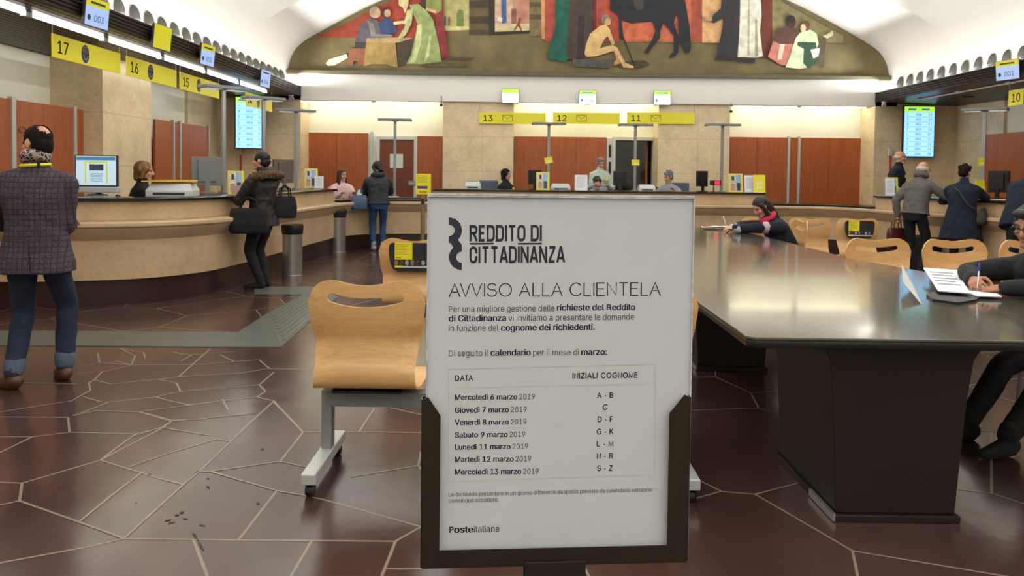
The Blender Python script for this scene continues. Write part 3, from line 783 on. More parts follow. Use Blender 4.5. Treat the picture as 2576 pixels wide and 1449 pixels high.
# ------------------------------------------------------------------ tactile path laid on the floor
t = thing('tactile_path', 'grey ribbed tactile path crossing the floor and turning towards the rear', 'floor strip', (0, 0, 0))
TAC = M('grey_tactile_rubber', (92, 96, 90), 0.32, var=0.1, vs=5)
def flat(mb, pts, z0=0.0, z1=0.006, mi=0): mb.prism(pts, lambda p: (p[0], p[1], z0), lambda p: (p[0], p[1], z1), mi)
q = [PZ(*p) for p in ((-150, 832), (600, 836), (668, 792), (705, 874), (410, 873), (-150, 868))]
mb = MB(); flat(mb, [(p.x, p.y) for p in q]); mb.build('plain_strip', TAC, t)
q0, q1 = PZ(668, 792), PZ(706, 874); e0, e1 = PZ(800, 722), PZ(850, 748)
mb = MB(); flat(mb, [(p.x, p.y) for p in (q0, q1, e1, e0)]); 
mb.build('ribbed_strip', TAC, t)
mb = MB()
for k in range(9):
    s = (k + 0.7) / 9.4; a, b = Vector(q0).lerp(q1, s), Vector(e0).lerp(e1, s); d = (b - a); a = a + d * 0.06; n = Vector((-d.y, d.x, 0)).normalized() * 0.014
    flat(mb, [((a-n).x, (a-n).y), ((b-n).x, (b-n).y), ((b+n).x, (b+n).y), ((a+n).x, (a+n).y)], 0.006, 0.010)
mb.build('rib', TAC, t)
q = [PZ(*p) for p in ((640, 722), (800, 722), (850, 748), (760, 742), (640, 740))]
mb = MB(); flat(mb, [(p.x, p.y) for p in q], 0.0, 0.005); mb.build('branch_strip', TAC, t)

# ------------------------------------------------------------------ long table
t = thing('writing_table', 'long dark polished table on slab pedestals, filling the right foreground', 'table', (1.8, 6.5, 0))
top = [(0.93, 3.20), (0.96, 3.17), (2.92, 3.17), (2.95, 3.20), (2.93, 4.9), (2.66, 6.25), (2.66, 8.45), (2.60, 9.85), (0.93, 9.85)]
mb = MB(); mb.prism([(x - 1.8, y - 6.5) for x, y in top], lambda p: (p[0], p[1], 0.768), lambda p: (p[0], p[1], 0.78))
mb.build('tabletop', TABLE_T, t, bevel=0.003)
mb = MB(); mb.prism([(x - 1.8, y - 6.5) for x, y in top], lambda p: (p[0], p[1], 0.735), lambda p: (p[0], p[1], 0.7678))
mb.build('edge_band', M('black_table_edge', (20, 18, 18), 0.35, var=0.1), t, bevel=0.008)
for y in (3.22, 5.75, 8.3):
    mb = MB()
    rings = []
    for z, x0, x1, ya, yb in ((0.03, 1.34, 1.83, y + 0.05, y + 0.75), (0.5, 1.31, 1.86, y + 0.04, y + 0.75), (0.68, 1.29, 1.88, y + 0.03, y + 0.76), (0.735, 1.26, 1.91, y + 0.02, y + 0.77)):
        rings.append([(x0 - 1.8, ya - 6.5, z), (x1 - 1.8, ya - 6.5, z), (x1 - 1.8, yb - 6.5, z), (x0 - 1.8, yb - 6.5, z)])
    mb.loft(rings); pd = mb.build('pedestal', TABLE_L, t, bevel=0.006)
    mb = MB(); mb.box(1.325 - 1.8, y + 0.03 - 6.5, 0, 1.845 - 1.8, y + 0.77 - 6.5, 0.03); mb.build('foot_plate', TABLE_L, pd, bevel=0.004)
    mb = MB(); mb.box(1.318 - 1.8, y + 0.03 - 6.5, 0.004, 1.332 - 1.8, y + 0.30 - 6.5, 0.034); mb.build('metal_edge', STEEL, pd)

# ------------------------------------------------------------------ bench seats: moulded plywood shells on a beam
SEATW = 0.53
def shell_mesh():
    # side profile from the top of the back to the front of the seat: (y, z), y towards the sitter's front
    pr = crv([(-0.03, 0.93), (-0.035, 0.84), (-0.03, 0.74), (-0.015, 0.66), (-0.03, 0.58), (-0.055, 0.51), (-0.035, 0.455), (0.05, 0.432), (0.16, 0.428), (0.30, 0.440), (0.40, 0.436), (0.445, 0.405)], 8)
    L = [0.0]
    for a, b in zip(pr, pr[1:]): L.append(L[-1] + (b - a).length)
    tot = L[-1]
    def at(s):
        s = max(0.0, min(tot, s))
        for i in range(len(L) - 1):
            if L[i+1] >= s: 
                k = (s - L[i]) / max(1e-6, L[i+1] - L[i]); return pr[i].lerp(pr[i+1], k)
        return pr[-1]
    def width(s):
        ks = [(0.0, 0.515), (0.10, 0.53), (0.20, 0.51), (0.30, 0.47), (0.40, 0.452), (0.47, 0.46), (0.56, 0.49), (0.75, 0.50), (tot, 0.46)]
        for (a, wa), (b, wb) in zip(ks, ks[1:]):
            if s <= b: 
                k = (s - a) / (b - a); k = k * k * (3 - 2 * k); return wa + (wb - wa) * k
        return ks[-1][1]
    nu, nv = 40, 84
    vs = []; fs = []
    for i in range(nv + 1):
        for k in range(nu + 1):
            u = -1 + 2 * k / nu; au = abs(u)
            c0 = 0.020 * (1 - min(1, au / 0.62) ** 2) ** 2            # saddle in the top edge
            q = max(0.0, (au - 0.62) / 0.38); c1 = 0.10 * (1 - math.sqrt(max(0, 1 - q * q)))
            q2 = max(0.0, (au - 0.75) / 0.25); e1 = 0.07 * (1 - math.sqrt(max(0, 1 - q2 * q2)))
            s0 = c0 + c1; s = s0 + (tot - e1 - s0) * i / nv
            p = at(s); wv = width(max(s, 0.02))
            wrap = 0.055 * au ** 2.2 * max(0.0, min(1.0, (0.50 - s) / 0.22))     # the back is hollowed
            vs.append((u * wv / 2, p[0] + wrap, p[1]))
    for i in range(nv):
        for k in range(nu):
            a = i * (nu + 1) + k
            fs.append((a, a + 1, a + nu + 2, a + nu + 1))
    me = bpy.data.meshes.new('seat_shell'); me.from_pydata(vs, [], fs); me.update()
    # hand slot
    mb = MB(); n = 10; pts = []
    hw, hh = 0.152, 0.021
    for k in range(n + 1): 
        x = -hw + 2 * hw * k / n; pts.append((x, 0.832 + 0.020 * (x / hw) ** 2 - hh))
    for k in range(1, 6): pts.append((hw + hh * math.sin(PI * k / 6), 0.852 - hh * math.cos(PI * k / 6)))
    for k in range(n + 1):
        x = hw - 2 * hw * k / n; pts.append((x, 0.832 + 0.020 * (x / hw) ** 2 + hh))
    for k in range(1, 6): pts.append((-hw - hh * math.sin(PI * k / 6), 0.852 + hh * math.cos(PI * k / 6)))
    mb.prism(pts, lambda p: (p[0], -0.25, p[1]), lambda p: (p[0], 0.2, p[1]))
    cut = mb.build('cut', BEECH)
    me = evaluated(me, [('SOLIDIFY', dict(thickness=0.012, offset=0)), ('BOOLEAN', dict(operation='DIFFERENCE', object=cut, solver='EXACT')), ])
    bpy.data.objects.remove(cut)
    return me
SHELL = shell_mesh(); SHELL.name = 'seat_shell'
def make_bench(name, label, cat, loc, rz, n=3, pitch=0.62, group=None):
    t = thing(name, label, cat, loc, rz, group)
    for k in range(n):
        me = SHELL if SHELL.users == 0 else SHELL
        o = bpy.data.objects.new('seat_shell', me); COL.objects.link(o); o.parent = t
        o.location = ((k - (n - 1) / 2) * pitch, 0, 0)
        if not len(me.materials): me.materials.append(BEECH); me.shade_smooth(); me.set_sharp_from_angle(angle=math.radians(40))
        mb = MB(); x = (k - (n - 1) / 2) * pitch
        mb.box(x - 0.16, 0.02, 0.405, x + 0.16, 0.32, 0.416); mb.box(x - 0.05, 0.09, 0.385, x - 0.02, 0.22, 0.41); mb.box(x + 0.02, 0.09, 0.385, x + 0.05, 0.22, 0.41)
        mb.build('bracket', BLACK, t)
    hx = (n - 1) / 2 * pitch + 0.21
    mb = MB(); mb.box(-hx, 0.115, 0.315, hx, 0.195, 0.385); mb.build('beam', MGREY, t, bevel=0.004)
    for s in (-1, 1):
        mb = MB(); mb.box(s * (hx - 0.002) - 0.024, 0.12, 0.11, s * (hx - 0.002) + 0.024, 0.19, 0.39)
        lg = mb.build('leg', ALU, t, bevel=0.004)
        mb = MB(); mb.box(s * hx - 0.034, -0.20, 0.062, s * hx + 0.034, 0.40, 0.112); mb.build('foot_bar', ALU_L, lg, bevel=0.006)
        for y in (-0.16, 0.36):
            mb = MB(); mb.lathe((s * hx, y, 0.027), [(0.0, -0.02), (0.022, -0.02), (0.027, -0.012), (0.027, 0.012), (0.022, 0.02), (0.0, 0.02)], 14, ax='x')
            mb.cap((s * hx, y, 0.05), 0.012, (s * hx, y, 0.066), 0.012, 8)
            mb.build('caster', BLACK, lg)
    return t
make_bench('seat_bench', 'nearest row of three moulded plywood seats on a grey beam, behind the notice stand', 'bench', (-0.055, 3.60, 0), 0)
make_bench('seat_bench', 'row of plywood seats further back whose left seat carries a black poster', 'bench', (-0.14, 5.95, 0), 0)
make_bench('seat_bench', 'row of pale plywood seats facing us beyond the long table', 'bench', (3.56, 6.50, 0), PI)
make_bench('seat_bench', 'orange-brown plywood seat row in front of the rear right counter, one with a poster', 'bench', (3.57, 9.72, 0), 0, 3, 0.58)

# posters with a yellow note on two seat backs
def seat_poster(label, loc):
    t = thing('seat_poster', label, 'poster', loc)
    mb = MB(); pts = [(-0.155, 0.90), (-0.175, 0.885), (-0.18, 0.86), (-0.178, 0.80), (-0.165, 0.735), (-0.145, 0.70), (-0.11, 0.685), (0.11, 0.685), (0.145, 0.70), (0.165, 0.735), (0.178, 0.80), (0.18, 0.86), (0.175, 0.885), (0.155, 0.90)]
    def yy(x, z): return 0.0
    mb.prism(pts, lambda p: (p[0], -0.052, p[1]), lambda p: (p[0], -0.0495, p[1]))
    mb.build('poster_sheet', M('black_photo_poster', (34, 36, 42), 0.4, var=0.5, vs=16), t)
    mb = MB(); mb.box(-0.135, -0.0555, 0.775, -0.005, -0.0525, 0.902); nt_ = mb.build('sticky_note', YELLOW, t)
    mb = MB()
    for k in range(7): mb.box(-0.128, -0.0558, 0.884 - k * 0.012, -0.03 - (k % 3) * 0.012, -0.0556, 0.887 - k * 0.012)
    mb.box(-0.128, -0.0558, 0.785, -0.09, -0.0556, 0.793); mb.build('printed_lines', M('grey_olive_print', (150, 140, 40), 0.6), nt_)
    mb = MB(); mb.box(-0.135, -0.0535, 0.715, -0.075, -0.0522, 0.73, 0); mb.build('yellow_strip', YELLOW, t)
    mb = MB(); mb.box(-0.075, -0.0535, 0.715, 0.155, -0.0522, 0.728); mb.build('white_strip', LGREY, t)
    mb = MB()
    rr = random.Random(3)
    for k in range(7):
        x = -0.125 + k * 0.04; mb.ell((x, -0.0525, 0.752), (0.014, 0.0006, 0.018 + rr.random() * 0.006), n=10, m=6, mi=k % 3)
    mb.build('printed_faces', [M('poster_skin', (150, 116, 96), 0.5), M('poster_plum', (92, 40, 60), 0.5), M('poster_grey', (170, 170, 166), 0.5)], t)
    return t
seat_poster('black poster with a yellow note on the seat back beside the notice stand', (-0.76, 5.94, 0))
seat_poster('black poster with a yellow note on a seat back in front of the right-hand counter', (4.15, 9.71, 0))
# single seat hidden behind the table, used by the woman writing there
st = thing('writing_chair', 'plywood chair under the woman writing at the far end of the table', 'chair', (3.22, 9.05, 0), PI / 2)
o = bpy.data.objects.new('seat_shell', SHELL); COL.objects.link(o); o.parent = st
for sx in (-1, 1):
    for y in (0.04, 0.36):
        mb = MB(); mb.cap((sx * 0.19, y, 0.012), 0.012, (sx * 0.15, y, 0.42), 0.012, 8); mb.build('leg', ALU, st)
st = thing('writing_chair', 'plywood chair under the man writing at the right edge of the table', 'chair', (3.36, 4.55, 0), PI / 2)
o = bpy.data.objects.new('seat_shell', SHELL); COL.objects.link(o); o.parent = st
for sx in (-1, 1):
    for y in (0.04, 0.36):
        mb = MB(); mb.cap((sx * 0.19, y, 0.012), 0.012, (sx * 0.15, y, 0.42), 0.012, 8); mb.build('leg', ALU, st)

# ------------------------------------------------------------------ the notice stand in the foreground
SC = PY(1408, 940, 0.93)                               # middle of the sheet
YAW = -math.radians(4.6)
SX = Vector((math.cos(YAW), -math.sin(YAW), 0)); SZ = Vector((0, 0, 1)); SN = SX.cross(SZ)      # SN points to the viewer
if SN.y > 0: SN = -SN
def SP(u, v, lift=0.0):                                # pixel on the sheet -> local (x, z)
    d = ray(u, v); c = SC + SN * lift; k = (c - CAM).dot(SN) / d.dot(SN); p = CAM + d * k - SC
    return p.dot(SX), p.z
RZ = math.atan2(SX.y, SX.x)
cx_, cz_ = SP(1408, 940)
xl, xr = SP(1077, 700)[0], SP(1740, 700)[0]
zt, zb = SP(1408, 494)[1], SP(1408, 1402)[1]
base = (SC.x, SC.y, 0)
stand = thing('notice_stand', 'dark bronze floor stand holding the printed notice in the foreground', 'sign stand', base, RZ)
Z0 = SC.z
def L3(x, y, z): return (x, y, Z0 + z)                # local: y away from the viewer
def spx(u, v): x, z = SP(u, v, 0.008); return x, z
il, ir = spx(1107, 1200)[0], spx(1681, 1200)[0]
ol, orr = spx(1062, 1200)[0], spx(1731, 1200)[0]
zc0, zc1 = spx(1085, 1005)[1], spx(1107, 1046)[1]; zib = spx(1400, 1378)[1]; zob = spx(1400, 1419)[1]
mb = MB()
lip = [(ol, zob), (orr, zob), (orr, zc0), (orr - 0.006, zc0 + 0.003), (ir, zc1), (ir, zib), (il, zib), (il, zc1), (ol + 0.006, zc0 + 0.003), (ol, zc0)]
mb.prism(lip, lambda p: L3(p[0], -0.0085, p[1]), lambda p: L3(p[0], -0.0070, p[1]))
mb.build('front_lip', BRONZE, stand, bevel=0.0004)
mb = MB(); mb.prism([(ol, zob), (orr, zob), (orr, zc0), (ol, zc0)], lambda p: L3(p[0], 0.0045, p[1]), lambda p: L3(p[0], 0.0065, p[1]))
mb.box(ol - 0.0015, -0.0085, Z0 + zob, ol, 0.0065, Z0 + zc0); mb.box(orr, -0.0085, Z0 + zob, orr + 0.0015, 0.0065, Z0 + zc0); mb.box(ol, -0.0085, Z0 + zob - 0.0015, orr, 0.0065, Z0 + zob)
mb.build('back_plate', BRONZE, stand)
bx0, bx1 = spx(1320, 1430)[0], spx(1472, 1430)[0]; bz = spx(1400, 1409)[1]
mb = MB(); mb.box(bx0, -0.0125, Z0 + bz - 0.075, bx1, -0.0092, Z0 + bz); mb.box(bx0, 0.007, Z0 + bz - 0.075, bx1, 0.010, Z0 + bz); mb.box(bx0, -0.0125, Z0 + bz - 0.078, bx1, 0.010, Z0 + bz - 0.072)
mb.build('clamp_bracket', BRONZE, stand, bevel=0.0006)
xm = (bx0 + bx1) / 2
mb = MB(); mb.box(xm - 0.02, -0.012, 0.02, xm + 0.02, 0.010, Z0 + bz - 0.07); mb.build('post', BRONZE, stand, bevel=0.003)
mb = MB(); mb.lathe((xm, 0, 0), [(0.0, 0.0), (0.16, 0.0), (0.16, 0.008), (0.14, 0.014), (0.03, 0.02), (0.0, 0.02)], 36); mb.build('base_plate', BRONZE, stand, smooth=True)

sheet = thing('printed_notice', 'white printed notice headed AVVISO ALLA CLIENTELA in a clear sleeve', 'notice', (SC.x, SC.y, SC.z), RZ)
mb = MB(); mb.box(xl, 0.0, zb, xr, 0.0008, zt); mb.build('paper_sheet', PAPERG, sheet)
mb = MB()
sl = M('clear_sleeve_edge', (205, 208, 214), 0.12, 0.0, var=0.25, vs=90)
mb.box(xl - 0.001, -0.003, zt, xr + 0.001, 0.0035, zt + 0.0022); mb.box(xl - 0.0014, -0.003, zb, xl, 0.0035, zt); mb.box(xr, -0.003, zb, xr + 0.0014, 0.0035, zt)
mb.box(xl - 0.001, -0.0032, zt - 0.0016, xr + 0.001, -0.0026, zt - 0.0004)
mb.build('sleeve_edge', sl, sheet)
YT = -0.0004
def line(mb, s, u0, v0, u1, v1, cap_px, offset=0.0, mi=0):
    a = SP(u0, v0); b = SP(u1, v1)
    A, B = Vector((a[0], YT, a[1])), Vector((b[0], YT, b[1])); xa = (B - A); wd = xa.length; xa.normalize()
    za = Vector((-xa.z, 0, xa.x))
    cap_m = (Vector(SP(u0, v0 - cap_px)) - Vector(a)).length
    text_into(mb, s, A, xa, za, wd, cap_m, offset, mi)
# condensed capitals drawn as strokes
def arc(cx, cy, rx, ry, a0, a1, n=7):
    return [(cx + rx * math.cos(math.radians(a0 + (a1 - a0) * i / n)), cy + ry * math.sin(math.radians(a0 + (a1 - a0) * i / n))) for i in range(n + 1)]
def capsule_o(w_, r): return arc(w_ - r, 1 - r, r, r, 90, 0, 5) + arc(w_ - r, r, r, r, 0, -90, 5) + arc(r, r, r, r, -90, -180, 5) + arc(r, 1 - r, r, r, 180, 90, 5)
_o = capsule_o(0.60, 0.26); _o = _o + [_o[0]]
GL = {'R': (0.60, [[(0,0),(0,1)] + arc(.36, .76, .24, .24, 90, 0, 5) + arc(.36, .74, .24, .24, 0, -90, 5) + [(0, .50)], [(.32,.50),(.60,0)]]),
 'E': (0.48, [[(.48,1),(0,1),(0,0),(.48,0)],[(0,.51),(.42,.51)]]),
 'D': (0.60, [[(0,0),(0,1)] + arc(.34, .74, .26, .26, 90, 0, 5) + arc(.34, .26, .26, .26, 0, -90, 5) + [(0,0)]]),
 'I': (0.0, [[(0,0),(0,1)]]), 'T': (0.62, [[(0,1),(.62,1)],[(.31,1),(.31,0)]]), 'O': (0.60, [_o]),
 'C': (0.60, [[(.60,.66)] + arc(.34, .74, .26, .26, 0, 90, 5) + arc(.26, .74, .26, .26, 90, 180, 5) + arc(.26, .26, .26, .26, 180, 270, 5) + arc(.34, .26, .26, .26, 270, 360, 5) + [(.60,.34)]]),
 'A': (0.66, [[(0,0),(.30,1),(.36,1),(.66,0)],[(.10,.24),(.56,.24)]]),
 'N': (0.62, [[(0,0),(0,1),(.02,1),(.60,0),(.62,0),(.62,1)]]), 'Z': (0.56, [[(.02,1),(.54,1),(.54,.94),(.02,.06),(.02,0),(.56,0)]]), ' ': (0.12, [])}
_O2 = arc(.40, .5, .40, .5, 90, 450, 28)
GLL = {'A': (0.70, [[(0,0),(.35,1),(.70,0)],[(.12,.36),(.58,.36)]]), 'V': (0.64, [[(0,1),(.32,0),(.64,1)]]), 'I': (0.0, [[(0,0),(0,1)]]), 'O': (0.80, [_O2]), 'L': (0.46, [[(0,1),(0,0),(.46,0)]]),
 'S': (0.58, [arc(.29, .745, .27, .255, 20, 180, 9)[:] + arc(.29, .745, .27, .235, 180, 250, 4)[1:] + arc(.29, .27, .29, .255, 78, -20, 7) + arc(.29, .27, .29, .27, -20, -168, 9)[1:]]),
 'C': (0.74, [arc(.40, .5, .40, .5, 40, 320, 22)]), 'E': (0.52, [[(.52,1),(0,1),(0,0),(.53,0)],[(0,.53),(.48,.53)]]), 'N': (0.60, [[(0,0),(0,1),(.60,0),(.60,1)]]), 'T': (0.58, [[(0,1),(.58,1)],[(.29,1),(.29,0)]]), ' ': (0.14, [])}
GLL.update({'P': (0.58, [[(0,0),(0,1)] + arc(.34, .74, .24, .26, 90, -90, 8) + [(0,.48)]]), 'Z': (0.58, [[(.02,1),(.57,1),(0,0),(.58,0)]]), 'M': (0.78, [[(0,0),(0,1),(.39,.05),(.78,1),(.78,0)]]), 'G': (0.76, [arc(.40, .5, .40, .5, 45, 330, 20) + [(.76,.22),(.76,.46),(.44,.46)]]),
 'D': (0.68, [[(0,0),(0,1)] + arc(.30, .5, .38, .5, 90, -90, 14) + [(0,0)]]), 'B': (0.60, [[(0,0),(0,1)] + arc(.34, .765, .23, .235, 90, -90, 8) + [(0,.53)], [(0,.53)] + arc(.34, .265, .26, .265, 90, -90, 8) + [(0,0)]]),
 'F': (0.50, [[(.50,1),(0,1),(0,0)],[(0,.50),(.44,.50)]]), 'K': (0.62, [[(0,0),(0,1)],[(.58,1),(.02,.40)],[(.22,.60),(.62,0)]]), 'R': (0.62, [[(0,0),(0,1)] + arc(.36, .74, .24, .26, 90, -90, 8) + [(0,.48)],[(.38,.48),(.60,.12),(.62,0)]]),
 '-': (0.26, [[(0,.38),(.26,.38)]])})
def band(mb, pts, hw, tr):
    pts = [Vector(p) for p in pts]; n = len(pts); closed = (pts[0] - pts[-1]).length < 1e-6
    Ls = []; Rs = []
    for i in range(n):
        if closed: p0, p1 = pts[(i - 1) % (n - 1)] if i else pts[n - 2], pts[(i + 1) % n] if i < n - 1 else pts[1]
        else: p0, p1 = pts[max(i - 1, 0)], pts[min(i + 1, n - 1)]
        d0 = (pts[i] - p0); d1 = (p1 - pts[i])
        if d0.length < 1e-9: d0 = d1
        if d1.length < 1e-9: d1 = d0
        d0.normalize(); d1.normalize(); n0 = Vector((-d0.y, d0.x)); n1 = Vector((-d1.y, d1.x)); m_ = (n0 + n1)
        m_ = m_ / max(0.35, m_.dot(n0)) if m_.length > 1e-6 else n0
        Ls.append(pts[i] + m_ * hw); Rs.append(pts[i] - m_ * hw)
    for i in range(n - 1):
        mb.poly([tr(q) for q in (Rs[i], Rs[i+1], Ls[i+1], Ls[i])])
def caps_line(mb, s, u0, v0, u1, v1, cap_px, GL=GL, st=0.20, gap=0.10, kern=None):
    wid = 0.0; xs = []
    for ci, ch in enumerate(s):
        xs.append(wid + st / 2); wid += GL[ch][0] + st + gap + ((kern or {}).get(s[ci:ci+2], 0.0))
    wid -= gap
    A, B = Vector(SP(u0, v0)), Vector(SP(u1, v1)); X = (B - A) / wid; up = Vector((-X.y, X.x)).normalized() * (Vector(SP(u0, v0 - cap_px)) - A).length
    for ch, x in zip(s, xs):
        for pl in GL[ch][1]:
            def tr(q, x=x):
                w2 = A + X * (x + q[0]) + up * (q[1] * (1 - st * 0.62) + st * 0.31)
                return (w2.x, YT, w2.y)
            # butt the ends out to the cap height
            p2 = [Vector(p) for p in pl]
            if (p2[0] - p2[-1]).length > 1e-6:
                for i, j in ((0, 1), (-1, -2)):
                    d = (p2[i] - p2[j]).normalized()
                    if abs(d.y) > 0.5: p2[i] = p2[i] + d * (st * 0.5 * abs(d.y) * 0.72)
            band(mb, p2, st / 2, tr)
mb = MB()
caps_line(mb, 'REDDITO DI', 1181, 607, 1363, 606, 40); caps_line(mb, 'CITTADINANZA', 1181, 661.5, 1421, 660, 41)
for u0, u1 in ((1181, 1242), (1303, 1363)):
    mb.poly([(x, YT, z) for x, z in (SP(u0, 615), SP(u1, 614.5), SP(u1, 610.5), SP(u0, 611))])
mb.build('scheme_title', INK, sheet, fix=False)
mb = MB()
def c3(x, y): return SP(1060 + x / 3.68, 470 + y / 3.68)
def ringseg(cx, cy, R, r, a0, a1):
    n = 22
    for k in range(n):
        t0, t1 = math.radians(a0 + (a1 - a0) * k / n), math.radians(a0 + (a1 - a0) * (k + 1) / n)
        P = [(cx + q * math.cos(t), cy + q * math.sin(t)) for q, t in ((r, t0), (R, t0), (R, t1), (r, t1))]
        mb.poly([(c3(*p)[0], YT, c3(*p)[1]) for p in P])
ringseg(257, 402, 118, 52, -90, 90); ringseg(374, 651, 118, 52, 90, 270)
mb.poly([(c3(*p)[0], YT * 1.2, c3(*p)[1]) for p in ((262, 518), (272, 518), (300, 572), (372, 556), (374, 535), (338, 490), (300, 470))])
mb.build('scheme_logo', INK, sheet, fix=False)
mb = MB(); caps_line(mb, 'AVVISO ALLA CLIENTELA', 1129, 747, 1662, 743, 34, GLL, 0.075, 0.125, {'AV': -0.16, 'VV': -0.09, 'VI': -0.0, 'LA': -0.06}); mb.build('heading', INK, sheet, fix=False)
LT, BD = 0.0, 0.021
body = MB()
for s, u0, v0, u1, v1, b in (
 ('er una migliore gestione delle', 1140.5, 785, 1395, 782.5, 0), ('richieste del', 1401, 781, 1520, 780.2, 1), ('eddito', 1539.5, 780, 1598, 779.5, 1),
 ('di Cittadinanza', 1129, 808.5, 1273, 807, 1), ('vi invitiamo a presentare le domande', 1279, 807.5, 1595, 804, 0),
 ('in funzione del', 1129, 833, 1254, 832, 0), ('cognome dei richiedenti.', 1260, 832, 1496, 829.5, 1),
 ('i seguito il', 1142.5, 896, 1228, 895, 0), ('calendario', 1234, 894.5, 1335, 893.5, 1), ('per il mese di', 1341, 894, 1456, 893, 0), ('marzo:', 1462, 893, 1527, 892, 1)):
    x = BD if b else LT
    line(body, s, u0, v0, u1, v1, 15.5, x, b)
caps_line(body, 'P', 1129.5, 785.2, 1138.5, 785, 14.5, GLL, 0.10, 0.1); caps_line(body, 'D', 1129.5, 896, 1140, 895.8, 14.5, GLL, 0.10, 0.1); n_f = len(body.f); caps_line(body, 'R', 1526, 780.2, 1537.5, 780, 14.5, GLL, 0.19, 0.1)
body.m[n_f:] = [1] * (len(body.f) - n_f)
body.build('body_text', [M('grey_ink', (78, 80, 92), 0.6, var=0.02), INKB], sheet, fix=False)
tb = MB()
hb = MB(); KB = {'AT': -0.14, 'TA': -0.14, 'LI': -0.02}
caps_line(hb, 'DATA', 1144, 958, 1190, 957.5, 14, GLL, 0.19, 0.12, KB); caps_line(hb, 'INIZIALI COGNOME', 1440, 952, 1605, 950, 14, GLL, 0.19, 0.13, KB)
for (s, u1, y0, uy1), (k, ku0, ku1, yk) in zip((('Mercoledì 6 marzo', 1301, 1006, 1345), ('Giovedì 7 marzo', 1280, 1038, 1325), ('Venerdì 8 marzo', 1280, 1069, 1324), ('Sabato 9 marzo', 1277, 1100.5, 1321),
     ('Lunedì 11 marzo', 1284, 1131, 1328), ('Martedì 12 marzo', 1292, 1162, 1336), ('Mercoledì 13 marzo', 1311, 1193.5, 1355)),
    (('A - B', 1502, 1543, 1001), ('C', 1516, 1529, 1031), ('D - F', 1503, 1542, 1061.5), ('G - K', 1501, 1543, 1092.5), ('L - M', 1501, 1543, 1123), ('N - R', 1501, 1542, 1154), ('S - Z', 1502, 1541, 1184.5))):
    line(tb, s, 1144, y0, u1, y0 - 1.5, 13.5 if True else 0, BD, 1); line(tb, '2019', u1 + 5, y0 - 1.5, uy1, y0 - 2, 13.5, LT, 0)
    caps_line(hb, k, ku0, yk, ku1, yk - 0.6, 14, GLL, 0.19, 0.13, KB)
hb.build('table_heading_text', INKB, sheet, fix=False)
tb.build('date_table_text', [M('grey_ink', (78, 80, 92), 0.6, var=0.02), INKB], sheet, fix=False)
mb = MB()
for a, b in (((1129, 929), (1648, 916)), ((1146, 975), (1640, 966)), ((1129, 1211), (1646, 1194)), ((1129, 929), (1129, 1211)), ((1648, 916), (1646, 1194))):
    p, q = Vector(SP(*a)), Vector(SP(*b)); n = Vector((-(q - p).y, (q - p).x)).normalized() * 0.00022
    mb.poly([(x.x, YT, x.y) for x in (p - n, q - n, q + n, p + n)])
mb.build('table_rule', M('faint_rule', (196, 197, 202), 0.6), sheet, fix=False)
mb = MB()
line(mb, 'Le domande presentate in un giorno differente da quello previsto da calendario verranno', 1129, 1249, 1639, 1236, 10.3, 0.0); line(mb, 'comunque accettate.', 1129, 1264, 1254, 1261, 10.3, 0.0)
mb.build('footnote_text', M('grey_ink', (78, 80, 92), 0.6, var=0.02), sheet, fix=False)
mb = MB(); caps_line(mb, 'P', 1130.5, 1340, 1141, 1339.8, 15, GLL, 0.21, 0.1); line(mb, 'oste', 1142.5, 1340, 1191, 1339, 16, 0.026); line(mb, 'italiane', 1192, 1339, 1256, 1337, 16, 0.002)
mb.build('issuer_name', M('near_black_ink', (30, 30, 38), 0.6), sheet, fix=False)
# ------------------------------------------------------------------ lamps
def t_lamp(label, x, y, z0, ztop, ang):
    t = thing('counter_lamp', label, 'lamp', (x, y, z0), ang)
    h = ztop - z0
    mb = MB(); mb.lathe((0, 0, 0), [(0, 0), (0.07, 0), (0.07, 0.012), (0.03, 0.02), (0.0, 0.02)], 20); mb.build('base_plate', ALU, t)
    mb = MB(); mb.box(-0.026, -0.022, 0.015, 0.026, 0.022, h - 0.03); mb.build('post', ALU, t, bevel=0.004)
    mb = MB(); mb.box(-0.32, -0.13, h - 0.035, 0.32, 0.13, h + 0.012); mb.build('lamp_head', MGREY, t, bevel=0.01)
    mb = MB()
    for s in (-1, 1): mb.box(min(s * 0.06, s * 0.29), -0.09, h - 0.040, max(s * 0.06, s * 0.29), 0.09, h - 0.0352)
    mb.build('diffuser', M('lamp_diffuser', (236, 238, 232), 0.3, var=0.0, emit=0.35), t)
    return t
CT, CL = 1.116, 0.918
for lab, u, vt, X, a in (('T-shaped grey lamp post on the left counter, nearest to us', 562, 219, -4.0, 0.9), ('T-shaped grey lamp post in front of the left-hand screen', 663, 246, -3.98, 0.8), ('T-shaped grey lamp post at the rear end of the left counter', 745, 277, -3.82, 0.5)):
    p = PX(u, vt, X); t_lamp(lab, X, p.y, CT, p.z, a)
for lab, u, vt, z0 in (('T-shaped grey lamp post in front of the closed rear door', 994, 300, CL), ('T-shaped grey lamp post below the hanging number 12, with a tilted yellow note', 1381, 310, CT), ('T-shaped grey lamp post in front of the open doorway', 1599, 313, CT), ('T-shaped grey lamp post at the right end of the high rear counter', 1818, 313, CT)):
    p = PY(u, vt, 15.42); t_lamp(lab, p.x, 15.42, z0, p.z, 0.08)
p = PX(2478, 274, 7.45); t_lamp('T-shaped grey lamp post on the right-hand counter', 7.45, p.y, CT, p.z, PI / 2 + 0.9)
